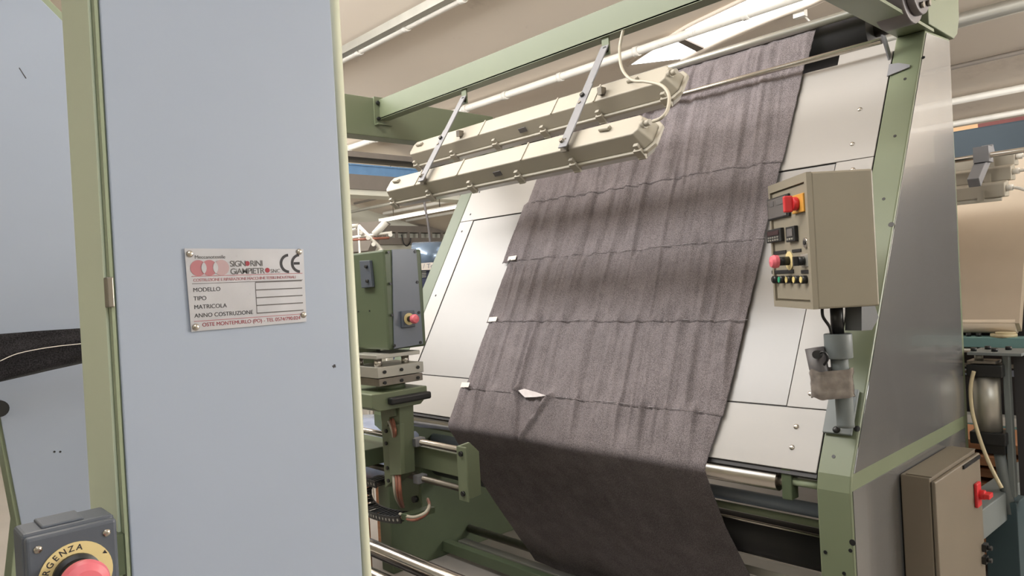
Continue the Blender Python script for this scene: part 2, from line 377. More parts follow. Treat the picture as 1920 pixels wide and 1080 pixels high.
# guide bars above the table
xbar('guide_rod', 3.08, 2.482, .0125, XL1, XR0-.02, M_STEEL, mach, 'thin steel guide rod in front of the table top')
MB().box(-2.30, -2.275, 3.06, 3.10, 2.463, 2.502).build('rod_clip', M_STEELDK, mach, bevel=.004)
MB().prism([Vector((-1.075, 3.06, 2.50)), Vector((-1.075, 3.10, 2.50)), Vector((-1.075, 3.17, 2.40)), Vector((-1.075, 3.14, 2.39))], (.006, 0, 0)).prism([T(-1.065, 1.60, .004), T(-.985, 1.62, .004), T(-.985, 1.632, .004), T(-1.03, 1.655, .004), T(-1.065, 1.66, .004)], NN*.004).build('rod_bracket', M_GREYBAR, mach)
xbar('spreader_bar', 3.25, 2.682, .019, XL1, XR0-.02, M_ALU, mach, 'grey spreader bar above the cloth')
xbar('feed_roller', 3.42, 2.63, .118, -3.45, -1.22, M_RUBBER, mach, 'dark rubber feed roller at the table top', 40)
MB().cyl((-1.22, 3.42, 2.63), (XR0, 3.42, 2.63), .03, 20).build('roller_journal', M_STEELDK, mach)
MB().obox(T(-1.19, 1.80, -.06), (X, SL, NN), (.25, .10, .004)).build('back_plate', M_WHITE, mach)
# low rollers behind the cloth
xbar('draw_roller', 2.60, .715, .026, XL1, XR0, M_BLUE, mach, 'pale blue painted tube under the table')
xbar('stay_rod', 2.56, .680, .014, XL1, XR0, M_GREENLT, mach, 'light green rod under the table')
xbar('draw_roller', 2.64, .555, .075, XL1, XR0, M_RUBBER, mach, 'thick dark rubber roller under the table', 36)
MB().cyl((XL1, 2.583, .627), (XR0, 2.583, .627), .006, 10).build('edge_and_glint_strip', M_STEEL, mach)  # thin rod standing in for the highlight along the dark roller
MB().box(-1.72, XR0, 2.70, 2.80, .365, .40).build('cross_rail', M_PIPE, mach, bevel=.003)
xbar('floor_roller', 2.83, .11, .024, XL1, XR0, M_STEELDK, mach, 'steel rod low between the machine sides')
MB().box(XL1, XR0, 2.735, 2.795, .03, .062).build('floor_rail', M_ALU, mach, bevel=.003)
MB().box(XL1, XR0, 2.62, 2.67, .03, .09).build('floor_rail', M_GREENDK, mach, bevel=.003)

# ================================================================== CLOTH
def fbm(x, y, z): return noise.noise(Vector((x, y, z)))
def wrinkle(u, v, k):
    h = 0
    for fr, am, sl, vs in ((9, .55, .35, .9), (17, .50, .45, 1.1), (31, .16, .3, 2.0)):
        q = fbm((u+v*sl*.25)*fr, v*vs*.6, 3.1+fr+k*.45)
        q2 = 1-min(1, abs(q)*2.6)
        h += am*q2*q2*(3-2*q2)
    return h
cloth = thing('cloth_web', 'charcoal heather cloth sewn in strips hanging over the sloping white table', 'cloth', (-2.17, 2.5, .5))
SEAMS = [2.30, 1.78, 1.262, .887, .526, .150, -.030]
WEDGES = [(-2.90, -1.415), (-2.935, -1.425), (-2.965, -1.43), (-2.915, -1.425), (-2.90, -1.425), (-2.93, -1.43)]
pl_top, pl_l, pl_r, pl_b = (-2.529, .52), (-2.493, .160), (-2.275, .153), (-2.40, -.06)
def segd(p, a, b):
    ap = (p[0]-a[0], p[1]-a[1]); ab = (b[0]-a[0], b[1]-a[1]); L = ab[0]**2+ab[1]**2
    t = max(0, min(1, (ap[0]*ab[0]+ap[1]*ab[1])/L)); return math.hypot(ap[0]-ab[0]*t, ap[1]-ab[1]*t), t
def pleat(u, s):
    d1, t1 = segd((u, s), pl_top, pl_l); d2, t2 = segd((u, s), pl_l, (-2.43, -.05)); d3, t3 = segd((u, s), pl_r, pl_b)
    h = .026*math.exp(-(d1/.012)**2)*min(1, t1*3+.2)+.018*math.exp(-(d2/.010)**2)+.022*math.exp(-(d3/.011)**2)
    # pocket between the two lower folds
    if s < .16:
        tt = max(0, (.16-s)/.21); xa = -2.485+.03*tt; xb = -2.275-.125*tt
        if xa < u < xb: h -= .006*math.sin(math.pi*(u-xa)/(xb-xa))*(1-tt*.5)
    return h
def cpt(s):                                   # centre line of the web: position and normal by arc length
    if s > -.03: p = Vector((0, P0.y, P0.z))+SL*s; return p, NN
    r = .040; c = Vector((0, P0.y, P0.z))+SL*-.03-NN*(r-.010)
    th0 = math.atan2(NN.z, NN.y); th1 = math.atan2(-.545, -.838)+2*math.pi
    L = r*(th1-th0); d = -.03-s
    if d < L:
        th = th0+d/r; n = Vector((0, math.cos(th), math.sin(th))); return c+n*(r-.010), n
    n = Vector((0, math.cos(th1), math.sin(th1))); tdir = Vector((0, .545, -.838))
    return c+n*(r-.010)+tdir*(d-L), n
def strip(s0, s1, xa, xb, k, m, lift, last=False):
    nu = 300; nv = max(8, int((s0-s1)/.012)); vs = []; fs = []
    for j in range(nv+1):
        s = s0+(s1-s0)*j/nv
        p, n = cpt(s)
        jag = .0035*fbm(s*140, 1, 5); jag2 = .0035*fbm(s*140, 2, 5)
        edge = min(1, abs(s-s0)/.05, abs(s-s1)/.05) if not last else min(1, abs(s-s0)/.05)
        for i in range(nu+1):
            f = i/nu; xl = xa+jag; xr = xb+jag2
            if last: xr += -.055*min(1, (s0-s)/.5); xl += -.0*(s0-s)
            x = xl+(xr-xl)*f
            cm = wrinkle(x, s, 2.2)
            h = (cm+((wrinkle(x, s, k*1.3)-cm)*edge*.75 if edge > 0 and not last else 0))*.024
            ed = min(1, f/.03, (1-f)/.03); h *= max(.12, min(1, (2.03-s)/.15)); h = h*(.35+.65*ed)
            if last: h = h*max(.12, 1-(s0-s)*4)+.02*max(0, s0-s-.05)*fbm(x*3+s*1.5, s*1.2, 9)
            if s < .53: h += pleat(x, s)*(1 if s > -.05 else max(0, 1-(-.05-s)/.12))
            h += lift+(.0010*max(0, 1-(s-s1)/.012) if not last else 0)
            vs.append(Vector((x, p.y, p.z))+n*(.008+h))
    W = nu+1
    for j in range(nv):
        for i in range(nu): fs.append((j*W+i, j*W+i+1, (j+1)*W+i+1, (j+1)*W+i))
    o = MB().add(vs, fs, 0, True).build('cloth_strip', m, cloth)
    md = o.modifiers.new('thickness', 'SOLIDIFY'); md.thickness = .0014; md.offset = 0
    return o
ends = [2.025, 1.78, 1.262, .887, .526, .150, -1.06]
for k in range(6):
    strip(ends[k], ends[k+1]-(.006 if k < 5 else 0), WEDGES[k][0], WEDGES[k][1], k, M_CLOTH, .0005*(k % 2), last=(k == 5))
# web passing back over the feed roller
bk = []
for j in range(9):
    t = j/8
    ctr = Vector((0, 3.42, 2.63)); a = R(148)-R(78)*t
    bk.append(ctr+Vector((0, math.cos(a), math.sin(a)))*.124)
bk = [cpt(2.022)[0]+NN*.012]+bk+[Vector((0, 3.6, 2.4)), Vector((0, 3.65, 1.5))]
vs = [Vector((x, p.y, p.z)) for p in bk for x in (-2.90, -1.415)]
o = MB().add(vs, [(2*i, 2*i+1, 2*i+3, 2*i+2) for i in range(len(bk)-1)], 0, True).build('cloth_strip', M_CLOTH, cloth)
md = o.modifiers.new('thickness', 'SOLIDIFY'); md.thickness = .0014
# stitches along the seams
for k in range(1, 6):
    b = MB(); xa, xb = WEDGES[k]; x = xa+.02
    while x < xb-.02:
        L = random.uniform(.012, .05)
        if random.random() < .6:
            s = ends[k]+.002+.004*fbm(x*4, k, 0); q = T(x, s, .0165+wrinkle(x, s, 2.2)*.0168); q2 = T(x+L, s, .0165+wrinkle(x+L, s, 2.2)*.0168)
            b.cyl(q, q2, .0013, 4)
        x += L+random.uniform(.004, .03)
    o = b.build('stitching', M_THREAD, cloth); o['kind'] = 'stuff'
# paper tags on the left edge, lining showing at the open pleat
for px, py in ((965, 490), (929, 604), (878, 726)):
    c = on_table(px, py)+NN*.034+X*.012
    MB().obox(c, (X+SL*.05, SL-X*.05, NN), (.062, .026, .0016)).build('paper_tag', M_PAPER, cloth)
lp = [T(-2.480, .158, .040), T(-2.44, .168, .043), T(-2.36, .158, .043), T(-2.292, .147, .040), T(-2.35, .136, .040), T(-2.42, .128, .041), T(-2.45, .142, .040)]
MB().prism(lp, NN*.002).build('lining', M_LINING, cloth, label='torn pale lining at the open seam')

tag(MB().box(-3.5, -.95, -.5, 2.20, .0, .012).build('added_floor_mat', M_RUBBER, bevel=.004), 'black rubber mat added on the floor to darken the bounce under the table', 'mat')  # mat added to absorb floor bounce below the hanging cloth

tr_ = thing('added_trolley', 'unseen low trolley with a dark cloth roll added to block floor bounce', 'trolley', (-1.9, 1.05, 0))  # unseen trolley added to keep floor bounce off the hanging cloth
MB().box(-2.6, -1.05, .80, 1.30, .13, .17).build('deck', M_GREENDK, tr_, bevel=.004)
MB().cyl((-2.65, 1.05, .40), (-1.0, 1.05, .40), .225, 36).build('cloth_roll', M_CLOTHBK, tr_)
for x in (-2.45, -1.2):
    for y in (.86, 1.24): MB().cyl((x-.02, y, .075), (x+.02, y, .075), .06, 18).box(x-.03, x+.03, y-.02, y+.02, .10, .135).build('castor', M_RUBBER, tr_)

# ================================================================== LAMPS
def lamp(x0, x1, by, bz, tilt, label, clips):
    t = R(tilt); U = Vector((0, math.sin(t), math.cos(t))); Wn = Vector((0, -math.cos(t), math.sin(t)))
    B = Vector((0, by, bz)); Wd = .088
    L = thing('fluorescent_lamp', label, 'lamp', ((x0+x1)/2, by, bz), 'fluorescent lamps over the inspection table')
    def q(x, u, w_): return Vector((x, 0, 0))+B+U*u+Wn*w_
    def ringpts(x, ins): # loop at a given depth
        return x
    # tapered housing with sloping ends
    def loop(xa, xb, u0, u1, w_, ch):
        return [q(xa+ch, u0, w_), q(xb-ch, u0, w_), q(xb, u0+ch, w_), q(xb, u1-ch, w_), q(xb-ch, u1, w_), q(xa+ch, u1, w_), q(xa, u1-ch, w_), q(xa, u0+ch, w_)]
    def loft(loops):
        b = MB()
        n = 8; vs = [v for l in loops for v in l]
        fs = [(j*n+i, j*n+(i+1) % n, (j+1)*n+(i+1) % n, (j+1)*n+i) for j in range(len(loops)-1) for i in range(n)]
        fs += [tuple(range(n))[::-1], tuple(range((len(loops)-1)*n, len(loops)*n))]
        return b.add(vs, fs)
    h = loft([loop(x0+.04, x1-.04, 0, Wd, 0, .018), loop(x0+.012, x1-.012, -.018, Wd+.018, -.066, .026)]).build('housing', M_LAMP, L, bevel=.004)
    loft([loop(x0, x1, -.028, Wd+.028, -.066, .03), loop(x0, x1, -.028, Wd+.028, -.082, .03)]).build('rim', M_LAMP, L, bevel=.004)
    loft([loop(x0+.006, x1-.006, -.022, Wd+.022, -.082, .03), loop(x0+.05, x1-.05, 0, Wd, -.125, .02)]).build('diffuser', M_LAMPCLR, L, bevel=.004)
    for i in range(clips):
        xc = x0+.06+(x1-x0-.12)*i/(clips-1)
        c = MB().obox(q(xc, -.029, -.072), (X, U, Wn), (.034, .014, .040)).obox(q(xc, -.020, -.046), (X, U, Wn), (.020, .014, .022)).cyl(q(xc-.017, -.033, -.092), q(xc+.017, -.033, -.092), .006, 10)
        c.build('clip', M_LAMP, L, bevel=.002)
    for xs in (x0+.30, x0+.62, x1-.62, x1-.38):
        MB().obox(q(xs, Wd/2, .001), (X, U, Wn), (.007, Wd+.004, .006)).build('rib', M_LAMP, L)
    for xs in (x0+.11, x1-.20):
        MB().obox(q(xs, Wd*.62, .006), (X, U, Wn), (.052, .014, .012)).cyl(q(xs-.024, Wd*.62, .008), q(xs+.024, Wd*.55, .008), .008, 8).build('hanging_lug', M_LAMP, L, bevel=.002)
    lb = MB().obox(q((x0+x1)/2-.05+.09, -.012, -.034), (X, (U*-.26+Wn*-1).normalized(), U), (.045, .022, .003)).build('rating_label', M_GRTXT, L)
    g = MB().cyl(q(x1-.055, Wd*.55, -.016), q(x1-.026, Wd*.55, -.012), .017, 6).cyl(q(x1-.028, Wd*.55, -.012), q(x1-.004, Wd*.55, -.009), .011, 12).build('cable_gland', M_LAMP, L)
    return L, q
L1, q1 = lamp(-3.155, -1.50, 2.07, 2.103, 35, 'lower cream fluorescent lamp, the one nearer the camera below the green beam', 6)
L2, q2 = lamp(-3.255, -1.535, 2.30, 2.325, 35, 'upper cream fluorescent lamp, farther back and closer to the sloping cloth', 6)
for xa in AX:
    MB().obox(q1(xa, .01, .012), (X, Y, Z), (.030, .016, .05)).cyl(q1(xa, .016, .0), q1(xa, .016, .04), .009, 8).build('mounting_clip', M_STEELDK, L1)
    MB().obox(q2(xa, .03, .014), (X, Y, Z), (.022, .03, .03)).build('mounting_clip', M_STEELDK, L2)
# cable from the beam to both lamps
cp = [PY(1170, 50, 2.345), PY(1162, 90, 2.33), PY(1166, 128, 2.27), PY(1185, 150, 2.24), PY(1212, 153, 2.22), PY(1240, 160, 2.18), PY(1254, 178, 2.14), PY(1252, 205, 2.09), PY(1240, 221, 2.06), q1(-1.491, .048, -.009)]
tag(MB().tube(cp, .0062, 10).build('lamp_cable', M_CABLE), 'beige cable looping from the green beam down to both lamps', 'cable')

# ================================================================== CONTROL BOX ON POLE
cb = thing('control_box', 'cream control box with buttons and displays on a grey pole by the right column', 'control box', (-1.0, 2.3, 1.1))
A0 = PD(1520, 322, 2.15); A1 = PD(1531, 580, 2.15)
zt, zb = A0.z, A1.z
K = Vector(((A0.x+A1.x)/2, (A0.y+A1.y)/2, 0))
S_ = PD(1638, 318, 2.15); S_ = Vector((S_.x, S_.y, 0)); S1 = (S_-K); wside = S1.length; S1.normalize()
D1 = Vector((-S1.y, S1.x, 0)); D1 = D1 if D1.dot(_f) > 0 else -D1
wd = .315
Fn = -S1                                       # outward normal of the door
def dp(u, z, o=0): return K+D1*u+Z*z+Fn*o       # u across the door from the near edge
hh = zt-zb
MB().obox(K+D1*wd/2+S1*wside/2+Z*(zt+zb)/2, (D1, S1, Z), (wd, wside-.004, hh)).build('enclosure', M_CREAMBOX, cb, bevel=.006)
fr = MB()
for u0, u1, z0, z1 in ((0, wd, zt-.026, zt), (0, wd, zb, zb+.020), (0, .018, zb+.02, zt-.026), (wd-.014, wd, zb+.02, zt-.026)):
    fr.obox(dp((u0+u1)/2, (z0+z1)/2, .004), (D1, Z, Fn), (u1-u0, z1-z0, .016))
fr.build('door_frame', M_CREAMBOX, cb, bevel=.003)
MB().obox(dp(wd/2, (zt+zb)/2-.002, .002), (D1, Z, Fn), (wd-.037, hh-.056, .009)).build('door', M_CREAMBOX, cb, bevel=.002, label='cream door carrying buttons and displays')
def face(px, py):                               # point on the door plane
    d = ray(px, py); p = K+Fn*.0065; t = (p-CAM).dot(Fn)/d.dot(Fn); q = CAM+d*t; return (q-K).dot(D1), q.z
def fbox(name, px0, py0, px1, py1, d, m, par=cb, **k):
    ua, za = face(px0, (py0+py1)/2); ub, zb_ = face(px1, (py0+py1)/2); _, z0 = face((px0+px1)/2, py0); _, z1 = face((px0+px1)/2, py1)
    return MB().obox(dp((ua+ub)/2, (z0+z1)/2, .0065+d/2), (D1, Z, Fn), (abs(ub-ua), abs(z1-z0), d)).build(name, m, par, bevel=.002, **k), ((ua+ub)/2, (z0+z1)/2, abs(ub-ua), abs(z1-z0))
d1, (u, z, a, b_) = fbox('display', 1443, 368, 1483, 410, .008, M_BLACK, label='large metre counter display')
MB().obox(dp(u, z, .0155), (D1, Z, Fn), (a*.84, b_*.86, .004)).build('bezel', M_LCD, d1)
for k in (-.22, .2): MB().obox(dp(u+a*k*-1, z+b_*.22, .018), (D1, Z, Fn), (a*(.18 if k < 0 else .4), b_*.22, .002)).build('screen', M_GRTXT, d1)
p1, (u, z, a, b_) = fbox('switch_plate', 1490, 364, 1512, 399, .010, M_ORANGE, label='orange plate of the main switch')
sw = MB().cyl(dp(u, z, .016), dp(u, z, .034), .021, 20).obox(dp(u, z, .045), (D1, Z, Fn), (.018, .050, .026)).build('rotary_switch', M_REDBR, p1, bevel=.004)
d2, (u, z, a, b_) = fbox('display', 1443, 429, 1471, 454, .012, M_BLACK, label='small counter display with key rows')
MB().obox(dp(u, z+b_*.18, .0195), (D1, Z, Fn), (a*.74, b_*.34, .002)).build('screen', mat('dark_red_display', (58, 36, 36), .2), d2)
for r_ in range(2):
    for k in range(5): MB().obox(dp(u+a*(.3-.15*k), z-b_*(.14+.2*r_), .0195), (D1, Z, Fn), (a*.09, b_*.12, .003)).build('key', M_ALU, d2)
d3, (u, z, a, b_) = fbox('display', 1480, 424, 1497, 453, .012, M_BLACK, label='narrow counter display')
MB().obox(dp(u, z+.1*b_, .0195), (D1, Z, Fn), (a*.6, b_*.5, .002)).build('screen', M_LCD, d3)
for k in range(3): MB().obox(dp(u+a*(.25-.25*k), z-b_*.32, .0195), (D1, Z, Fn), (a*.17, b_*.12, .003)).build('key', M_ALU, d3)
u, z = face(1512, 455); lk = MB().cyl(dp(u, z, .006), dp(u, z, .012), .015, 20).build('lock', M_STEEL, cb)
MB().cyl(dp(u, z, .012), dp(u, z, .014), .007, 14).build('keyway', M_BLACK, lk)
for q in ((1449, 470, 1475, 477), (1486, 467, 1503, 473), (1448, 506, 1489, 513), (1503, 506, 1520, 513)): fbox('name_strip', *q, .003, M_BLACK)
# emergency mushroom, selector and five push buttons
u, z = face(1481, 489); yr = MB().cyl(dp(u, z, .0065), dp(u, z, .010), .030, 28).build('yellow_collar', M_YEL, cb)
ob = MB().cyl(dp(u, z, .010), dp(u, z, .050), .014, 20, mi=1); ob.lathe(dp(u, z, .045), Fn, [(0, .006), (0, .02), (.012, .0215), (.022, .017), (.026, .0005)], 24)
ob.build('emergency_button', [M_RED, M_BLACK], cb, label='faded red mushroom emergency button')
u, z = face(1509, 489); fbox('selector_plate', 1503, 476, 1517, 500, .003, M_ALU)
MB().cyl(dp(u, z, .009), dp(u, z, .028), .014, 18).obox(dp(u, z, .034), (D1, Z, Fn), (.010, .028, .016)).build('selector', M_BLACK, cb)
for px, m in ((1456, M_BLACK), (1468, M_GREENSCR), (1482, M_LENS), (1496, M_LENS), (1510, M_LENS)):
    u, z = face(px+2, 524); bb = MB().cyl(dp(u, z, .0065), dp(u, z, .022), .0125, 20).build('push_button', M_BLACK, cb)
    MB().cyl(dp(u, z, .022), dp(u, z, .0245), .0095, 18).build('lens', m, bb)
# pole
pc = PY(1572, 650, 2.29); px_, py_ = pc.x, 2.29
MB().cyl((px_, py_, 1.315), (px_, py_, 1.392), .041, 28).build('collar', M_GREYFRM, cb, bevel=.003)
MB().cyl((px_, py_, 1.392), (px_+.0, py_, zb+.005), .019, 20).build('inner_tube', M_BLACK, cb)
MB().tube([Vector((px_, py_, 1.32)), Vector((px_+.003, py_, 1.25)), Vector((px_+.006, py_+.005, 1.19)), Vector((px_+.006, py_+.008, 1.10))], .026, 20).build('pole', M_GREYFRM, cb)
pt = on_table(1578, 780)
pn, ps = NN, SL
MB().obox(pt+NN*.010+SL*.012, (X, SL, NN), (.092, .155, .012)).build('base_plate', M_GREYFRM, cb, bevel=.003)
bolt(on_table(1572, 809)+NN*.016, NN, .012, .01, 14, 'dome').build('bolt', M_BLACK, cb)
MB().prism([Vector((px_+.015, py_+.03, zb)), Vector((px_+.015, py_+.13, zb)), Vector((px_+.015, py_+.16, 1.43)), Vector((px_+.015, py_+.10, 1.395)), Vector((px_+.015, py_+.02, 1.40))], (.05, 0, 0)).build('gusset', mat('gusset_grey', (84, 86, 88), .5), cb)
sp0 = PY(1527, 652, 2.25); sp1 = PY(1546, 742, 2.25)
MB().cyl(sp0, sp1, .0285, 22, caps=True).build('side_sleeve', mat('sleeve_grey', (84, 80, 80), .5), cb)
bolt(PY(1535, 664, 2.22), -Y, .013, .018, 12, 'round').build('clamp_screw', M_BLACK, cb)
MB().tube([PY(1535, 664, 2.21), PY(1545, 660, 2.20), PY(1552, 672, 2.21), PY(1545, 684, 2.22)], .004, 8).build('wire', M_BLACK, cb)
c1_ = sp0.lerp(sp1, .78)
e_ = Vector((c1_.x-px_-.005, c1_.y-py_-.005, 0)); gap = e_.length; e_.normalize(); f_ = Vector((-e_.y, e_.x, 0))
tp = MB(); vs = []; nz = 9; na = 36
for j in range(nz):
    z = 1.195+.088*j/(nz-1)
    for i in range(na):
        a_ = 2*math.pi*i/na; ca, sa = math.cos(a_), math.sin(a_)
        rr = .0325+.0035*fbm(a_*1.3, z*60, 4)+.0015*math.sin(z*160+a_*2)
        c_ = Vector((px_+.005, py_+.005, 0))+e_*(gap+.002 if ca > 0 else 0)
        wv = .004*math.sin(a_*3+1) if j in (0, nz-1) else 0
        vs.append(c_+e_*ca*rr+f_*sa*rr+Z*(z+wv))
tp.add(vs, [(j*na+i, j*na+(i+1) % na, (j+1)*na+(i+1) % na, (j+1)*na+i) for j in range(nz-1) for i in range(na)], 0, True)
o = tp.build('tape_wrap', M_TAPE, cb, label='shiny brownish packing tape wound round pole and sleeve')
MB().tube([Vector((px_-.03, py_-.03, zb+.004)), Vector((px_-.028, py_-.035, zb-.03)), Vector((px_-.012, py_-.026, zb-.065)), Vector((px_-.01, py_-.02, 1.38))], .005, 8).build('cable', M_BLACK, cb)

# ================================================================== ELECTRICAL CABINET
a = PX(1687, 889, -.946); xe = PY(1753, 900, a.y).x; y1 = PX(1837, 844, xe).y; zt2 = a.z
ec = thing('electrical_cabinet', 'tan electrical cabinet with red door switch on the right column side', 'cabinet', (-.89, 2.9, .2))
MB().box(-.945, xe-.016, a.y, y1, .25, zt2).build('enclosure', M_TAN, ec, bevel=.004)
MB().box(xe-.014, xe, a.y+.002, y1-.002, .255, zt2-.012).build('door', M_TAN, ec, bevel=.004)
MB().box(-.93, xe-.012, a.y+.01, y1-.01, zt2, zt2+.003).build('rain_lip', M_TAN, ec)
MB().obox(PX(1822, 866, xe+.003), (Y, Z, X), (.20, .012, .006)).build('door_handle_groove', M_BLACK, ec)
hp = PX(1831, 926, xe)
s_ = MB().box(xe, xe+.012, hp.y-.032, hp.y+.02, hp.z-.045, hp.z+.045).build('switch_plate', M_REDBR, ec, bevel=.004)
MB().cyl((xe+.01, hp.y, hp.z), (xe+.03, hp.y, hp.z), .018, 18).obox((xe+.038, hp.y, hp.z), (Y, Z, X), (.05, .018, .02)).build('rotary_handle', M_REDBR, ec, bevel=.003)
for pz in (1025, 1048):
    c = PX(1843, pz, xe)
    MB().box(xe, xe+.014, c.y-.015, c.y+.02, c.z-.015, c.z+.012).cyl((xe+.01, c.y, c.z), (xe+.03, c.y, c.z), .009, 10).build('latch', M_BLACK, ec)

# ================================================================== STAMPING HEAD ON RAILS (left, in front of the table)
sh = thing('stamping_head', 'green boxy stamping head with red stop button on a post in front of the table', 'machine head', (-2.55, 1.7, .7))
hx = -2.463; hy = 1.615; hz0, hz1 = 1.367, 1.768
MB().box(-2.85, hx, hy, hy+.185, hz0, hz1).build('head_case', M_GREENDK, sh, bevel=.008)
bp = MB().prism([PX(734, 468, hx+.001), PX(779, 466.5, hx+.001), PX(792, 645, hx+.001), PX(738, 654, hx+.001)], (.006, 0, 0)).build('cover_plate', M_BLUEDK, sh, bevel=.001, label='slate blue cover plate with black screws')
for q in ((728, 473), (778, 472), (732, 532), (782, 529), (735, 591), (785, 586), (739, 648), (788, 642)):
    bolt(PX(*q, hx+.007), X, .006, .004, 10, 'round').build('screw', M_BLACK, bp)
es = PX(762, 598, hx)
ep = MB().box(hx+.007, hx+.022, es.y-.035, es.y+.028, es.z-.034, es.z+.034).build('stop_plate', M_DKBOX, sh, bevel=.003)
MB().cyl((hx+.022, es.y-.003, es.z), (hx+.025, es.y-.003, es.z), .024, 26).build('yellow_ring', M_YEL, ep)
MB().cyl((hx+.025, es.y-.003, es.z), (hx+.055, es.y-.003, es.z), .012, 18, mi=1).lathe((hx+.052, es.y-.003, es.z), X, [(0, .01), (0, .018), (.012, .019), (.020, .015), (.024, .0005)], 22).build('emergency_button', [M_RED, M_BLACK], ep)
sp = [PY(*q, hy-.001) for q in ((679, 489), (698, 488), (703, 538), (683, 540))]
s2 = MB().prism(sp, (0, -.014, 0)).build('switch_plate', M_DKBOX, sh, bevel=.002)
for q in ((688, 500), (690, 527)): bolt(PY(*q, hy-.015), -Y, .007, .008, 14, 'round').build('key_switch', M_BLACK, s2)
for q in ((672, 584), (693, 583)): bolt(PY(*q, hy), -Y, .004, .002, 8, 'round').build('screw', M_BLACK, sh)
# clamp plates
MB().box(-2.66, hx+.0, hy-.06, hy+.15, hz0-.03, hz0-.014).build('clamp_plate', M_ALU, sh, bevel=.002)
for q in ((-2.64, hy-.03), (-2.50, hy-.03), (-2.50, hy+.10)): MB().cyl((q[0], q[1], hz0-.07), (q[0], q[1], hz0-.03), .016, 16).build('spacer', M_STEEL, sh)
k1 = MB().box(-2.66, hx+.005, hy-.06, hy+.16, hz0-.105, hz0-.062).build('clamp_plate', M_ALU, sh, bevel=.002)
k2 = MB().box(-2.655, hx+.003, hy-.055, hy+.155, hz0-.138, hz0-.108).build('clamp_plate', M_STEELDK, sh, bevel=.002)
for y in (hy-.03, hy+.05, hy+.13):
    bolt((hx+.005, y, hz0-.082), X, .007, .006, 10, 'round').build('bolt', M_BLACK, k1)
    bolt((hx+.003, y, hz0-.125), X, .007, .005, 10, 'round').build('bolt', M_BLACK, k2)
MB().cyl((-2.54, hy+.05, hz0-.165), (-2.54, hy+.05, hz0-.138), .06, 24).build('pivot', M_GREENDK, sh)
MB().prism([Vector((-2.90, y, z)) for y, z in ((hy-.10, 1.205), (hy+.165, 1.205), (hy+.165, 1.165), (hy+.13, 1.135), (hy-.07, 1.135), (hy-.10, 1.15))], (hx+.015+2.90, 0, 0)).build('saddle', M_GREEN, sh, bevel=.004)
MB().box(hx+.012, hx+.045, hy-.03, hy+.165, 1.155, 1.185).build('handle', M_BLACK, sh, bevel=.008, seg=3)
MB().box(-2.90, -2.68, hy+.08, hy+.10, 1.20, hz0).build('back_plate', M_GREENDK, sh)
# post
yp = 1.66
MB().prism([PY(712, 742, yp), PY(748, 738, yp), PY(752, 890, yp), PY(722, 915, yp)], (0, .07, 0)).build('post', M_GREEN, sh, bevel=.003)
MB().prism([PY(728, 800, yp-.02), PY(750, 795, yp-.02), PY(752, 890, yp-.02), PY(731, 892, yp-.02)], (0, .02, 0)).build('cable_cover', M_GREEN, sh, bevel=.002)
MB().prism([PY(712, 760, yp-.012), PY(738, 752, yp-.012), PY(740, 780, yp-.012), PY(730, 783, yp-.012), PY(726, 800, yp-.012), PY(715, 790, yp-.012)], (0, .012, 0)).build('cable_cover', M_GREEN, sh, bevel=.002)
for q in ((725, 808), (725, 831), (727, 877), (729, 901)): bolt(PY(*q, yp), -Y, .008, .006, 10, 'round').build('bolt', M_BLACK, sh)
for k in range(3):
    MB().tube([PY(699+k*5, 735, yp+.03), PY(708+k*4, 755, yp-.01), PY(716+k*3, 768, yp+.02)], .006, 8).build('cable', (M_COPPER, M_BLACK, M_CABLE)[k], sh)
    MB().tube([PY(727+k*5, 786, yp+.0), PY(735+k*3, 806, yp-.028), PY(738+k*2, 822, yp-.01)], .006, 8).build('cable', (M_CABLE, M_COPPER, M_COPPER)[k], sh)
    MB().tube([PY(738+k*5, 885, yp-.005), PY(740+k*5, 915, yp-.02), PY(744+k*4, 935, yp), PY(752+k*2, 950, yp+.06)], .007, 8).build('cable', (M_CABLE, M_COPPER, M_COPPER)[k], sh)
# rails with end plate
rail = thing('traverse_rail', 'green traverse rail with steel rods and end plate under the stamping head', 'rail', (-2.4, 1.75, .7))
yr_ = 1.75
def rz(px, py): return PY(px, py, yr_).z
xend = PY(872, 880, yr_).x
zr1 = rz(815, 834); zr2 = rz(815, 903)
xbar('rail_rod', yr_, zr1, .013, -4.2, xend, M_STEEL, rail)
xbar('rail_rod', yr_, zr2, .013, -4.2, xend, M_STEELDK, rail)
zb0, zb1 = rz(815, 887), rz(815, 845)
MB().box(-2.55, xend, yr_+.015, yr_+.06, zb0, zb1).build('rail_beam', M_GREEN, rail, bevel=.004)
MB().box(-4.2, -2.75, yr_-.10, yr_+.10, rz(700, 866)+.01, rz(700, 832)).build('rail_beam', M_GREENDK, rail, bevel=.004)
e = [PY(870, 839, yr_-.03), PY(888, 838, yr_-.03), PY(889, 926, yr_-.03), PY(874, 925, yr_-.03)]
ex0 = xend; 
MB().prism([Vector((ex0, y, z)) for y, z in ((yr_-.035, zr2-.03), (yr_+.02, zr2-.035), (yr_+.065, zr2-.03), (yr_+.065, zb1+.01), (yr_+.02, zr1+.03), (yr_-.035, zr1+.025))], (.012, 0, 0)).box(ex0, ex0+.055, yr_-.037, yr_-.029, zr2-.03, zr1+.025).build('end_plate', M_GREEN, rail, bevel=.002)
for z in (zr1, zr2): bolt((ex0+.03, yr_-.037, z), -Y, .010, .008, 12, 'round').build('bolt', M_BLACK, rail)
MB().box(-2.50, -2.465, yr_-.03, yr_+.02, zr1-.016, zr1+.018).build('slide_bearing', M_GREYBAR, rail, bevel=.003)
MB().box(-2.50, -2.465, yr_-.03, yr_+.02, zr2-.018, zr2+.016).build('slide_bearing', M_GREYBAR, rail, bevel=.003)
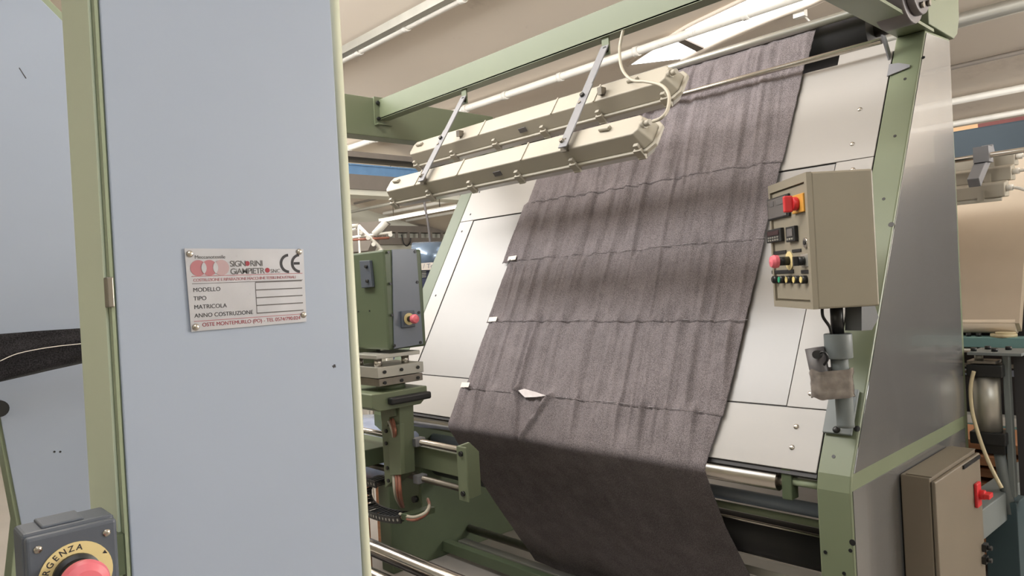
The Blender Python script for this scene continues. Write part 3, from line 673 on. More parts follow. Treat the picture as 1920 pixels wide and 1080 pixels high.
pc0, pc1 = PY(757, 900, 1.83), PY(799, 955, 1.83)
MB().prism([Vector((pc0.x, 1.80, zb0+.02)), Vector((pc1.x, 1.80, zb0+.02)), Vector((pc1.x, 1.80, pc1.z)), Vector((pc0.x-.02, 1.80, pc1.z-.05))], (0, .012, 0)).build('cable_plate', M_GREENDK, rail, bevel=.002)
MB().cyl((pc1.x-.02, 1.798, pc1.z+.05), (pc1.x-.02, 1.78, pc1.z+.05), .014, 14).build('grommet', M_BLACK, rail)
# drag chain
ch = MB
chain = thing('drag_chain', 'black plastic drag chain curling under the stamping head with copper cables', 'cable chain', (-2.65, 1.70, .68))
pts = [PY(718, 905, 1.72), PY(703, 901, 1.74), PY(690, 904, 1.76), PY(682, 916, 1.77), PY(682, 932, 1.77), PY(688, 946, 1.76), PY(700, 957, 1.74), PY(717, 964, 1.71), PY(735, 968, 1.69), PY(752, 970, 1.68), PY(768, 969, 1.68)]
dense = []
for i in range(len(pts)-1):
    a_ = pts[max(i-1, 0)]; b_ = pts[i]; c_ = pts[i+1]; d_ = pts[min(i+2, len(pts)-1)]
    for k in range(12):
        t = k/12; dense.append(.5*((2*b_)+(c_-a_)*t+(2*a_-5*b_+4*c_-d_)*t*t+(3*b_-a_-3*c_+d_)*t**3))
acc = 0; last = dense[0]; step = .030; nodes = [dense[0]]
for p in dense[1:]:
    acc += (p-last).length; last = p
    if acc >= step: nodes.append(p); acc = 0
for i in range(len(nodes)-1):
    a_, b_ = nodes[i], nodes[i+1]; d = (b_-a_).normalized(); sd = Vector((.12, 1, .1)); sd = (sd-d*sd.dot(d)).normalized(); up_ = d.cross(sd)
    c = (a_+b_)/2
    lk = MB()
    for s in (-1, 1): lk.obox(c+sd*s*.032, (d, sd, up_), (.034, .006, .030))
    lk.obox(c+up_*.011, (d, sd, up_), (.010, .062, .004)).obox(c-up_*.011, (d, sd, up_), (.010, .062, .004))
    l = lk.build('chain_link', M_BLACK, chain)
    MB().cyl(c-sd*.0352, c-sd*.0365, .006, 8).build('pin', M_ALU, l)
MB().box(pts[-1].x-.03, pts[-1].x+.012, 1.66, 1.80, pts[-1].z-.012, pts[-1].z+.012).build('mount', M_GREENDK, chain)
for k in range(2):
    MB().tube([PY(750, 968-k*4, 1.68), PY(775, 975-k*5, 1.66), PY(797, 965-k*3, 1.68), PY(805, 948, 1.72), PY(802, 936, 1.78)], .007, 8).build('cable', (M_COPPER, M_CABLE)[k], chain)

# ================================================================== FRONT ROLLERS (bottom left)
rs = thing('roller_stand', 'pair of polished steel guide rollers low beside the blue panelled column', 'rollers', (-2.3, 1.7, 0))
xbar('guide_roller', 1.685, .487, .034, -4.1, -1.55, M_STEEL, rs, 'upper polished steel roller')
xbar('guide_roller', 1.53, .475, .030, -4.1, -1.55, M_STEEL, rs, 'lower polished steel roller')
MB().box(-4.1, -1.55, 1.56, 1.63, .36, .43).build('stay_beam', M_RUBBER, rs)
for x in (-4.12, -1.55): MB().prism([Vector((x, y, z)) for y, z in ((1.45, 0), (1.75, 0), (1.75, .53), (1.45, .53))], (.03, 0, 0)).build('end_plate', M_GREENDK, rs)

# ================================================================== FOREGROUND COLUMN WITH NAMEPLATE
xp = -.80
fg = thing('machine_column', 'nearest tall machine column with pale blue side panel and metal nameplate', 'machine column', (-.86, .34, 0))
ya, yb = .2045, .4700
MB().box(xp-.115, xp-.004, ya, yb+.012, .02, 2.55).build('column_frame', M_GREENLT, fg, bevel=.003)
MB().box(xp-.118, xp-.012, ya-.003, ya, .02, 2.55).build('front_plate', M_FRONTGR, fg, bevel=.001)
MB().box(xp-.004, xp, ya+.0045, yb-.002, .06, 2.50).build('side_panel', M_BLUE, fg, bevel=.0015, label='pale blue side panel')
MB().box(xp-.006, xp-.001, ya, ya+.003, .02, 2.55).build('edge_and_glint_strip', M_GREENLT, fg)
MB().cyl((xp-.004, yb+.006, .02), (xp-.004, yb+.006, 2.55), .006, 14).build('edge_and_glint_strip', mat('pale_edge_paint', (206, 208, 186), .4), fg)
lc = PX(205, 548, xp)
MB().obox((xp-.003, ya-.001, lc.z), (X, Y, Z), (.012, .006, .030)).build('latch', M_STEELDK, fg, bevel=.001)
ck = PX(626, 687, xp)
MB().prism([ck+Vector((0, y*.001, z*.001)) for y, z in ((-2.6, 1), (-.6, 1.4), (.2, 2.6), (2.2, 2), (2.6, -1.6), (.6, -1.2), (-.4, -2.2), (-1.6, -.8))], (.0002, 0, 0)).build('paint_chip', M_DKTXT, fg)
# nameplate
N0, N1, N2, N3 = PX(345, 466, xp+.0012), PX(568, 467, xp+.0012), PX(574, 603, xp+.0012), PX(358, 622, xp+.0012)
npl = MB().prism([N0, N3, N2, N1], (.0011, 0, 0)).build('nameplate', M_PLATE, fg, label='aluminium nameplate with red logo')
w0 = (N1-N0).length; h0 = ((N0-N3).length+(N1-N2).length)/2
EX = (N1-N0+N2-N3).normalized(); EY = (N0-N3+N1-N2); EY = (EY-EX*EY.dot(EX)).normalized()
cc = (N0+N1+N2+N3)/4; O = cc-EX*w0/2+EY*h0/2+X*.00125
def npt(u, v, o=0): return O+EX*(u*w0)-EY*(v*h0)+X*o
for u, v in ((.035, .06), (.955, .045), (.05, .955), (.965, .90)):
    bolt(npt(u, v), X, .0038, .0022, 14, 'dome').build('rivet', M_STEEL, npl)
def disc(u, v, r, m, o=0, name='logo_disc'): MB().cyl(npt(u, v, o), npt(u, v, o+.0002), r*h0, 28).build(name, m, npl)
disc(.095, .235, .098, M_REDFADE); disc(.18, .235, .098, M_REDFADE, .0001); disc(.275, .235, .098, M_PINKFADE, .0002)
for u in (.137, .228):
    rr = .098*h0; dx = .0425*w0
    a_ = math.acos(min(1, dx/rr)); 
    pts = [npt(u, .235, .0005)+EX*(rr*math.cos(t)-dx)+EY*rr*math.sin(t) for t in np.linspace(-a_, a_, 9)]+[npt(u, .235, .0005)-EX*(rr*math.cos(t)-dx)+EY*rr*math.sin(t) for t in np.linspace(a_, -a_, 9)*-1][::1]
    pts = pts[:9]+[npt(u, .235, .0005)+EX*(dx-rr*math.cos(t))+EY*rr*math.sin(t) for t in np.linspace(a_, -a_, 9)][1:-1]
    MB().prism(pts, (.0002, 0, 0)).build('logo_lens', M_PLATE, npl)
def nt_(body, u, v, s, m, sp=1, bold=0.0): text('lettering', body, s*h0, npt(u, v, .0001), EX, EY, m, npl, sp, bold, .0001)
nt_('Meccanotessile', .07, .12, .062, M_GRTXT)
nt_('SIGN', .345, .225, .105, M_GRTXT, .86, .00005); disc(.490, .19, .032, M_REDTXT, name='logo_dot'); nt_('RINI', .512, .225, .105, M_GRTXT, .86, .00005)
nt_('GiAMPIETR', .345, .322, .105, M_GRTXT, .86, .00005); disc(.660, .283, .032, M_REDTXT, name='logo_dot'); nt_('SNC', .686, .318, .07, M_GRTXT)
# CE mark built from arcs
def arc(u, v, r, a0, a1, w_):
    c = npt(u, v, .0001); ps = [c+EX*(r+w_/2)*math.cos(t)+EY*(r+w_/2)*math.sin(t) for t in np.linspace(a0, a1, 20)]+[c+EX*(r-w_/2)*math.cos(t)+EY*(r-w_/2)*math.sin(t) for t in np.linspace(a1, a0, 20)]
    vs = ps; n = 20; b = MB(); b.add(ps, [(i, i+1, 2*n-2-i, 2*n-1-i) for i in range(n-1)]); return b
for k, u in enumerate((.856, .957)):
    bb = arc(u, .20, .112*h0, R(93), R(267), .036*h0)
    if k: bb.obox(npt(u-.030, .20, .0001), (EX, EY, X), (.085*h0, .034*h0, .0001))
    bb.build('ce_mark', M_DKTXT, npl)
def line(v, u0=.04, u1=.975, m=M_REDFADE, t=.008): MB().obox(npt((u0+u1)/2, v, .0001), (EX, EY, X), ((u1-u0)*w0, t*h0, .0002)).build('print_line', m, npl)
line(.335); line(.425, m=M_GRTXT, t=.006); line(.885, m=M_REDFADE)
nt_('COSTRUZIONE E RIPARAZIONE MACCHINE TESSILI INDUSTRIALI', .05, .40, .052, M_REDFADE, .88)
for i, s_ in enumerate(('MODELLO', 'TIPO', 'MATRICOLA', 'ANNO COSTRUZIONE')): nt_(s_, .045, .525+.105*i, .072, M_DKTXT, 1.0)
for i in range(5): line(.435+.10*i, .55, .965, M_GRTXT, .014)
MB().obox(npt(.55, .64, .0001), (EX, EY, X), (.004*w0, .40*h0, .0002)).build('print_line', M_GRTXT, npl)
nt_('OSTE MONTEMURLO (PO) - TEL 0574/790.024', .10, .955, .066, M_REDTXT, .98)

# emergency stop box beside the front plate
eb = thing('emergency_stop_box', 'dark grey emergency stop box with red mushroom and yellow ring at bottom left', 'stop box', (-.78, .16, 1.39))
xf = -.752
b0 = PX(44, 1012, xf); b1 = PX(221, 972, xf)
zt3 = (b0.z+b1.z)/2; eh = .092
MB().box(xf-.052, xf-.010, b0.y, b1.y, zt3-eh-.002, zt3+.002).build('box_body', M_DKBOX, eb, bevel=.004, seg=3)
MB().box(xf-.009, xf, b0.y+.001, b1.y-.001, zt3-eh, zt3).build('box_lid', M_DKBOX, eb, bevel=.003, seg=3)
MB().box(xf-.050, xf-.016, b0.y+.016, b1.y-.024, zt3+.001, zt3+.0045).build('knockout', M_DKBOX, eb, bevel=.0015)
MB().box(xp-.02, xf-.05, b0.y+.02, ya+.001, zt3-.07, zt3-.03).build('mounting_bracket', M_GREENDK, eb)
ecn = PX(150, 1080, xf)
for y in (b0.y+.010, b1.y-.010):
    for z in (zt3-.011, zt3-eh+.011): bolt((xf, y, z), X, .0036, .002, 14, 'dome').build('screw', M_STEEL, eb)
ec_y, ec_z = PX(143, 1078, xf).y, PX(143, 1078, xf).z
rg = MB().cyl((xf, ec_y, ec_z), (xf+.0012, ec_y, ec_z), .0295, 40).build('legend_ring', M_YEL, eb, label='yellow ring lettered EMERGENZA')
for k, cch in enumerate('EMERGENZA'):
    a_ = R(205-15.4*k); p = Vector((xf+.0013, ec_y+.0222*math.cos(a_), ec_z+.0222*math.sin(a_)))
    ty = Vector((0, math.cos(a_), math.sin(a_))); tx = Vector((0, math.sin(a_), -math.cos(a_)))
    text('lettering', cch, .0074, p, tx, ty, M_DKTXT, rg, 1, .0001, .0001, 'CENTER')
MB().prism([Vector((xf+.0013, ec_y+.0235, ec_z+.016)), Vector((xf+.0013, ec_y+.0255, ec_z+.0125)), Vector((xf+.0013, ec_y+.0215, ec_z+.0135))], (.0002, 0, 0)).build('arrow_mark', M_DKTXT, rg)
MB().lathe((xf+.001, ec_y, ec_z), X, [(0, .0195), (.004, .0195), (.006, .016), (.030, .014)], 30).build('button_collar', M_BLACK, eb)
MB().lathe((xf+.024, ec_y, ec_z), X, [(0, .010), (0, .0192), (.006, .020), (.011, .0185), (.014, .013), (.0155, .0003)], 36).build('mushroom_button', M_RED, eb, label='faded red mushroom button')

# ================================================================== FAR-LEFT BLUE MACHINE END
xl = -2.40
lm = thing('panelled_machine_end', 'pale blue panelled machine end behind the nearest green column at left', 'machine', (-2.5, .6, 0))
prof = [(.305, .06), (.325, .86), (.348, 1.02), (.322, 1.265), (.19, 2.56), (.43, 2.56), (.72, 2.27), (.80, 2.1), (.80, .06)]
MB().prism([Vector((xl-.10, y, z)) for y, z in prof], (.094, 0, 0)).build('end_frame', M_GREENLT, lm, bevel=.003)
prof2 = [(.405, .30), (.385, .86), (.36, 1.02), (.334, 1.265), (.20, 2.53), (.42, 2.53), (.71, 2.24), (.785, 2.1), (.785, .09)]
prof2 = [(.372, .09), (.372, .80), (.358, 1.02), (.331, 1.265), (.20, 2.53), (.425, 2.535), (.71, 2.25), (.785, 2.1), (.785, .09)]
MB().prism([Vector((xl-.004, y, z)) for y, z in prof2], (.006, 0, 0)).build('side_panel', M_BLUE, lm, bevel=.002, label='pale blue end panel')
MB().cyl(PX(-4, 765, xl), PX(-4, 765, xl)+X*.03, .022, 20).build('knob', M_BLACK, lm)
for q in ((102, 847), (113, 847)): bolt(PX(*q, xl+.002), X, .003, .001, 8, 'round').build('hole', M_BLACK, lm)
s0 = PX(36, 127, xl+.0025); s1 = PX(49, 147, xl+.0025)
MB().cyl(s0, s1, .0012, 6).build('scratch', M_GRTXT, lm)
# black cloth band stretched across it
xb_ = -2.20
def band(px, py): return PX(px, py, xb_)
rows = []
tops = [(-40, 630), (0, 626), (80, 620), (157, 615), (230, 610)]; bots = [(-40, 728), (0, 716), (80, 698), (158, 681), (230, 668)]
vs = []; nb = 40; mcount = 10
for i in range(nb+1):
    f = i/nb*4; k = min(3, int(f)); t = f-k
    tp_ = band(tops[k][0]+(tops[k+1][0]-tops[k][0])*t, tops[k][1]+(tops[k+1][1]-tops[k][1])*t)
    bt_ = band(bots[k][0]+(bots[k+1][0]-bots[k][0])*t, bots[k][1]+(bots[k+1][1]-bots[k][1])*t)
    for j in range(mcount+1):
        g = j/mcount; p = tp_.lerp(bt_, g)
        p.x += .02*math.sin(g*math.pi)+.006*math.sin(g*14+i*.12)+.004*fbm(i*.2, g*3, 2)
        vs.append(p)
W = mcount+1
blk = thing('cloth_band', 'black cloth band with white stitch line stretched across the blue end panel', 'cloth', (xb_, .45, 1.45))
o = MB().add(vs, [(i*W+j, i*W+j+1, (i+1)*W+j+1, (i+1)*W+j) for i in range(nb) for j in range(mcount)], 0, True).build('cloth', M_CLOTHBK, blk)
md = o.modifiers.new('thickness', 'SOLIDIFY'); md.thickness = .003
st = MB(); path = [(0, 677), (30, 664), (70, 655), (110, 649), (157, 644)]
pp = [PX(a_, b_, xb_+.035) for a_, b_ in path]
st.tube(pp, .0012, 6); st.build('stitching', M_PAPER, blk)
tag(MB().box(-3.6, -2.62, -.35, .28, 0, 1.12).box(-3.55, -2.64, -.33, .26, 1.12, 1.15).build('teal_cabinet', M_TEALDK, bevel=.01), 'dark teal machine cabinet at the far left edge behind the stop box', 'cabinet')

# ================================================================== ROOF PIPES, SKYLIGHT, BEAMS
def pipe(name, a, b, r, label, m=M_PIPE, joints=(), cat='pipe', clampm=None):
    t = thing(name, label, cat, (a+b)/2)
    MB().cyl(a, b, r, 14).build('tube', m, t)
    for f in joints:
        c = a.lerp(b, f); d = (b-a).normalized()
        MB().cyl(c-d*.03, c+d*.03, r*1.18, 14).build('joint', clampm or m, t)
    return t
def rpipe(name, px, py, r, lab, m=M_PIPE, joints=(), x0=-12.8, x1=2.0):
    p = PC(px, py, r+.03); return pipe(name, Vector((x0, p.y, p.z)), Vector((x1, p.y, p.z)), r, lab, m, joints), p
t_, p = rpipe('roof_pipe', 640, 113, .040, 'white roof pipe nearest overhead, crossing above the blue panelled column', joints=(.22, .29, .34, .4, .46, .52, .6, .7))
tag(MB().box(-12.8, 2, p.y-.13, p.y-.05, p.z-.015, cz(p.y)).build('roof_cable_tray', M_ALU), 'narrow grey cable tray hugging the nearest white roof pipe', 'cable tray')
t_, p = rpipe('roof_pipe', 1200, 94, .042, 'white roof pipe passing across the bright skylight', joints=(.2, .25, .3, .34, .39, .44, .5, .57, .65))
rpipe('roof_conduit', 1850, 25, .06, 'grey roof conduit at top right, highest of the lines beside the right column', M_ALU)
rpipe('roof_conduit', 1850, 112, .022, 'thin brown roof conduit at right between the two grey ceiling bands', M_BEAMDK)
rpipe('roof_conduit', 1850, 178, .035, 'higher of the two white roof pipes above the dark blue header at right', M_PIPE)
rpipe('roof_conduit', 1850, 221, .030, 'white roof pipe at right just above the dark blue header', M_PIPE)
# skylight
def offs(pts, o): return [PC(*q, o) for q in pts]
KN = Vector((0, CSL, 1)).normalized()
win = struct(MB().prism(offs(((1176, 122), (1210, 99), (1243, 79), (1262, 74), (1306, 95), (1279, 110)), .012), KN*.01).prism(offs(((1270, 72), (1284, 52), (1335, 27), (1392, 0), (1440, -22), (1575, -22), (1530, 2), (1468, 26), (1400, 54), (1350, 76), (1319, 92)), .012), KN*.01).build('window_1', M_SKY))
MB().prism(offs(((1259, 73), (1272, 69), (1322, 92), (1306, 97)), .03), KN*.03).build('glazing_bar', M_BEAMDK, win)
MB().tube(offs(((1176, 122), (1210, 99), (1243, 79), (1284, 52), (1335, 27), (1392, 0), (1440, -22)), .02), .02, 6).build('window_frame', M_CEIL, win)
MB().tube(offs(((1279, 111), (1319, 93), (1350, 77), (1400, 55), (1468, 27), (1530, 3), (1575, -22)), .02), .03, 6).build('window_frame', M_CEIL, win)
p = PC(1500, 22, .03); tag(MB().box(p.x-.05, p.x+.05, p.y-.03, p.y+.03, p.z-.05, p.z+.05).tube([p, p+Vector((.05, .05, -.08)), p+Vector((.1, .05, -.16))], .008, 6).build('roof_bracket', M_PIPE), 'small white bracket on the ceiling beside the skylight', 'bracket')
# left: transverse beam with blue rail, far wall tray
z0, z1, z2_ = PX(700, 313, -9.0).z, PX(700, 329, -9.0).z, PX(700, 356, -9.0).z
struct(MB().box(-9.35, -9.0, 0, 12, z2_, z1).build('trim_2', M_BEAMDK))
tag(MB().box(-9.2, -9.0, 0, 12, z1, z0).box(-9.2, -8.97, 0, 12, z0, z0+.02).build('blue_rail', M_STEELBL), 'blue painted steel rail running on top of the grey beam at left', 'rail')
struct(MB().box(-9.4, -9.05, 0, 12, z0+.02, 3.0).build('trim_3', M_WALL))
struct(MB().box(-9.42, -9.0, 0, 12, PX(700, 297, -9).z, PX(700, 287, -9).z).build('trim_4', M_BEAMDK))
for a_, b_, r, lab, m in (((655, 398), (735, 381), .03, 'grey pipe on the far bay ceiling, left of the lamp ends', M_ALU), ((655, 352), (690, 343), .03, 'short dark pipe under the grey beam at left edge', M_BEAMDK)):
    A_, B_ = PY(*a_, 7.5), PY(*b_, 7.5); d = (B_-A_); pipe('far_pipe', A_-d*.5, B_+d*1.2, r, lab, m)
A_, B_ = PY(712, 415, 6.8), PY(857, 388, 6.8)
fl = thing('far_strip_light', 'long lit white strip light in the far bay left of the white table', 'lamp', (A_+B_)/2)
MB().cyl(A_, B_, .02, 12).build('tube', M_TUBE, fl); MB().obox((A_+B_)/2+Z*.03, ((B_-A_), Y, Z), ((B_-A_).length, .05, .02)).build('channel', M_PIPE, fl)
for f in (.2, .8):
    c = A_.lerp(B_, f); MB().cyl(c+Z*.03, Vector((c.x, c.y, cz(c.y)-.002)), .008, 8).build('suspension_rod', M_STEELDK, fl)
ct = MB()
zt_, zb_ = PX(790, 424, -12.9).z, PX(790, 436, -12.9).z
zt2_, zb2_ = PX(790, 446, -12.9).z, PX(790, 458, -12.9).z
tr = thing('wall_cable_tray', 'dark cable tray with uprights along the far left wall', 'cable tray', (-13.0, 8.8, zb2_))
MB().box(-13.14, -12.9, 2, 15, zb_, zt_).build('upper_rail', M_BEAMDK, tr); MB().box(-13.14, -12.9, 2, 15, zb2_, zt2_).build('lower_rail', M_BEAMDK, tr)
for k in range(26): MB().box(-12.95, -12.9, 4.0+k*.3, 4.05+k*.3, zt2_, zb_).build('upright', M_BEAMDK, tr)
MB().tube([PX(753, 440, -12.85), PX(757, 456, -12.85), PX(763, 461, -12.85), PX(769, 455, -12.85), PX(770, 446, -12.85)], .014, 6).build('cable', M_BLACK, tr)
A_ = PD(795, 372, 7.2); B_ = PD(808, 468, 7.2)
tag(MB().tube([A_+Z*.5, A_, A_.lerp(B_, .5)+X*.01, B_, B_-Z*.3], .012, 8).build('hanging_cable', M_GRTXT), 'thin grey cable hanging behind the lower lamp end', 'cable')
# tubular rack
rk = thing('tubular_rack', 'white tubular rack above the stamping head at left', 'rack', PD(690, 440, 5.5))
D_ = 5.5
for a_, b_, r, m in (((650, 424), (672, 423), .014, M_PIPE), ((672, 423), (718, 470), .014, M_PIPE), ((655, 433), (668, 429), .010, M_PIPE), ((655, 446), (735, 436), .011, M_PIPE), ((655, 450), (730, 446), .010, M_COPPER), ((702, 440), (724, 416), .028, M_PIPE)):
    MB().cyl(PD(*a_, D_), PD(*b_, D_), r, 12).build('rack_tube', m, rk)
for q in ((672, 425), (714, 468)):
    c = PD(*q, D_); MB().cyl(c, Vector((c.x, c.y, 0)), .008, 8).build('rack_leg', M_PIPE, rk)
for q in ((676, 436), (690, 446), (700, 458), (714, 470), (732, 440)): MB().cyl(PD(*q, D_-.05), PD(*q, D_+.02), .016, 10).build('knuckle', M_PIPE, rk)
cn = thing('canopy', 'grey brown canopy sheet behind the white tubular rack', 'canopy', PD(685, 450, 6.4))
MB().prism([PD(*q, 6.3) for q in ((640, 420), (722, 414), (700, 445), (690, 470), (640, 475))], _f*.3).build('sheet', M_BEAMDK, cn)
for q in ((650, 470), (688, 466)):
    c = PD(*q, 6.45); MB().cyl(c, Vector((c.x, c.y, 0)), .03, 10).build('post', M_BEAMDK, cn)
# blue drum machine with lettered label
bm_ = thing('drum_machine', 'blue drum machine with white lettered label seen between head and table', 'machine', PD(805, 520, 7.0))
D_ = 7.0
pts = [PD(*q, D_) for q in ((780, 472), (826, 468), (826, 492), (780, 494))]
c0, c1 = PD(775, 483, D_+.2), PD(830, 481, D_+.2)
MB().cyl(c0, c1, .15, 24).build('drum', M_BLUEDRUM, bm_)
lb = MB().prism([PD(*q, D_-.05) for q in ((780, 494), (826, 491), (826, 505), (780, 507))], _f*.03).build('label_panel', M_PAPER, bm_)
text('lettering', '/ Tonello', .062, PD(793, 503.5, D_-.062), PD(826, 501, D_)-PD(793, 503, D_), _u, M_BLUEDK, lb)
MB().prism([PD(*q, D_) for q in ((780, 507), (826, 505), (826, 640), (780, 640))], _f*.3).build('front_cover', M_NAVY, bm_)
c_ = PD(803, 640, D_+.15); MB().box(c_.x-.25, c_.x+.25, c_.y-.25, c_.y+.25, 0, c_.z+.02).build('base', M_NAVY, bm_)
for k in range(4): MB().prism([PD(791, 509+k*3.2, D_-.02), PD(799, 508.6+k*3.2, D_-.02), PD(799, 510+k*3.2, D_-.02), PD(791, 510.4+k*3.2, D_-.02)], _f*.01).build('vent_slot', M_ALU, bm_)
tag(MB().box(-11.5, -8, 9.0, 9.1, .0, 2.05).build('partition_screen', M_WALL), 'plain pale partition screen in the far left bay', 'screen')
# wrapped bundle and crate on the floor at left
bd = thing('wrapped_bundle', 'pale blue plastic wrapped cloth bundle on a bench behind the stamping post', 'bundle', PD(690, 880, 4.4))
b = MB(); cB = PD(693, 835, 4.4)
nu, nv = 18, 12; vs = []
for i in range(nu):
    for j in range(nv):
        u = 2*math.pi*i/nu; v = math.pi*(j/(nv-1)-.5)
        cu = math.copysign(abs(math.cos(u))**.5, math.cos(u)); su = math.copysign(abs(math.sin(u))**.5, math.sin(u)); cv = abs(math.cos(v))**.5; sv = math.copysign(abs(math.sin(v))**.5, math.sin(v))
        p = Vector((.30*cu*cv, .22*su*cv, .165*sv)); p *= 1+.10*noise.noise(p*7); vs.append(cB+p)
b.add(vs, [(i*nv+j, ((i+1) % nu)*nv+j, ((i+1) % nu)*nv+j+1, i*nv+j+1) for i in range(nu) for j in range(nv-1)], 0, True).build('wrap', M_FILM, bd)
zc_ = cB.z-.16
cr_ = thing('wooden_bench', 'low raw wood bench under the wrapped bundle at left', 'bench', (cB.x, cB.y, 0))
for k in range(3): MB().box(cB.x-.22+.15*k, cB.x-.09+.15*k, cB.y-.24, cB.y+.24, zc_-.03, zc_-.005).build('plank', M_WOOD, cr_, bevel=.004)
for sx in (-.19, .19):
    MB().box(cB.x+sx-.03, cB.x+sx+.03, cB.y-.22, cB.y-.16, 0, zc_-.03).build('leg', M_WOOD, cr_)
    MB().box(cB.x+sx-.03, cB.x+sx+.03, cB.y+.16, cB.y+.22, 0, zc_-.03).build('leg', M_WOOD, cr_)

# ================================================================== RIGHT BACKGROUND: SECOND INSPECTION MACHINE
m2 = thing('second_inspection_machine', 'second inspection machine with cream cloth and dark blue header behind the right column', 'machine', (-1.2, 5.4, 0))
YH = 5.4
zA, zB = PY(1850, 237, YH).z, PY(1850, 283, YH).z
MB().box(-3.3, -.3, YH-.02, YH+.35, zB-.07, zA).build('header', M_HEADER, m2, bevel=.01)
xq = PY(1832, 240, YH).x
MB().box(-3.3, xq, YH+.02, YH+.04, zA, zA+.03).build('top_board', M_ORBOARD, m2, label='orange strip on top of the header')
MB().box(xq, -.3, YH+.02, YH+.04, zA, zA+.028).build('top_board', M_REDBOARD, m2, label='maroon strip on top of the header')
xc1 = PY(1917, 480, 5.0).x
tA, tB = PY(1850, 290, 5.38), PY(1850, 606, 4.85)
MB().prism([Vector((-3.2, tA.y, tA.z)), Vector((-3.2, tB.y, tB.z)), Vector((-3.2, tB.y+.05, tB.z-.05)), Vector((-3.2, tA.y+.05, tA.z))], (3.2+xc1, 0, 0)).build('cloth', M_CREAMCL, m2, label='cream cloth over the second table')
MB().cyl((-3.2, tB.y+.05, tB.z-.01), (xc1-.02, tB.y+.05, tB.z-.01), .05, 20).build('cloth_roller', M_CREAMCL, m2)
MB().prism([Vector((-3.3, 5.42, tA.z)), Vector((-3.3, tB.y+.09, tB.z)), Vector((-3.3, tB.y+.12, tB.z-.4)), Vector((-3.3, 5.6, .0)), Vector((-3.3, 5.75, tA.z))], (3.2, 0, 0)).build('table_body', M_RUBBER, m2)
zt4, zt5 = PY(1860, 633, 4.78).z, PY(1860, 652, 4.78).z
MB().box(-3.4, -.3, 4.78, 4.90, zt5, zt4).build('front_rail', M_TEAL, m2, bevel=.004)
for q in ((1816, 627), (1835, 626)): 
    p = PY(*q, 4.84); MB().cyl((p.x, 4.84, zt4), (p.x, 4.84, zt4+.02), .014, 10).build('bolt', M_BLACK, m2)
p = PY(1882, 627, 4.84); MB().cyl((p.x, 4.84, zt4), (p.x, 4.84, zt4+.018), .065, 24).cyl((p.x+.01, 4.84, zt4+.018), (p.x+.01, 4.84, zt4+.028), .05, 24).build('tape_roll', M_CREAMHOSE, m2)
for py, m, h in ((684, M_ALU, .022), (697, M_BLUE, .035), (785, M_PIPE, .05), (800, M_TEAL, .05)):
    p = PY(1812, py, 4.95); MB().box(-3.4, -.6, 4.95, 5.05, p.z-h/2, p.z+h/2).build('cross_bar', m, m2)
MB().cyl((-3.4, 4.75, PY(1812, 657, 4.75).z), (-.4, 4.75, PY(1812, 657, 4.75).z), .012, 12).build('rack_bar', M_ALU, m2)
# lamps of the second machine
defs = (((1905, 297), 320, 'topmost of the three cream lamps in front of the second machine', 4.62), ((1899, 325), 345, 'middle of the three cream lamps in front of the second machine', 4.52), ((1887, 356), 383, 'lowest of the three cream lamps in front of the second machine', 4.42))
ends2 = []
for (q, low, lab, yy) in defs:
    pr = PY(*q, yy); hgt = .085 if yy > 4.6 else .105
    l = thing('fluorescent_lamp', lab, 'lamp', (pr.x-.7, yy, pr.z), 'lamps of the second machine')
    MB().prism([Vector((pr.x-1.5, y, z)) for y, z in ((yy-.03, pr.z+.035), (yy+.05, pr.z+.055), (yy+.06, pr.z-.03), (yy-.03, pr.z-.035))], (1.5, 0, 0)).build('housing', M_LAMP, l, bevel=.006)
    MB().cyl((pr.x-1.5, yy-.01, pr.z-.042), (pr.x-.02, yy-.01, pr.z-.042), .012, 10).build('rim', M_LAMP, l)
    MB().cyl((pr.x, yy, pr.z+.01), (pr.x+.03, yy, pr.z+.01), .016, 12).build('cable_gland', M_PIPE, l)
    MB().box(pr.x-.12, pr.x-.09, yy-.045, yy-.03, pr.z-.045, pr.z+.01).build('clip', M_LAMP, l)
    ends2.append(Vector((pr.x+.03, yy, pr.z+.01)))
tag(MB().tube([ends2[0], ends2[0]+Vector((.05, 0, -.01)), ends2[0]+Vector((.07, -.03, -.07)), ends2[1]+Vector((.05, 0, .0)), ends2[1]], .008, 8).build('lamp_cable', M_PIPE), 'short white cable loop joining the upper two lamps at right edge', 'cable')
tag(MB().tube([ends2[2], ends2[2]+Vector((.06, -.02, -.03)), ends2[2]+Vector((.13, -.05, -.13)), ends2[2]+Vector((.22, -.05, -.20))], .008, 8).build('lamp_cable', M_PIPE), 'white cable trailing from the lowest lamp at right edge', 'cable')
A_, B_ = PY(1795, 300, 4.40), PY(1920, 281, 4.40); d = B_-A_
MB().cyl(A_-d*1.5, B_+d*.3, .014, 12).build('lamp_rod', M_STEEL, m2)
A_, B_ = PY(1853, 279, 4.55), PY(1826, 343, 4.25); d = (B_-A_).normalized()
MB().obox((A_+B_)/2, (X, d, d.cross(X)), (.055, (B_-A_).length, .05)).build('lamp_arm', M_GREYBAR, m2, bevel=.004)
p = PY(1841, 290, 4.38); MB().box(p.x-.035, p.x+.035, 4.36, 4.44, p.z-.04, p.z+.04).build('rod_clamp', M_GREYBAR, m2)

# unseen dark block added to shape the reflection in the column's side sheet
nm = thing('added_dark_block', 'unseen dark grey block added to shape the side sheet reflection', 'machine', (1.1, 8.0, 0))
MB().box(.62, 1.5, 5.6, 11.0, .05, 2.30).build('block_body', M_BEAMDK, nm, bevel=.02)
MB().box(.60, .62, 5.8, 10.8, .2, 1.2).build('front_cover', M_RUBBER, nm)
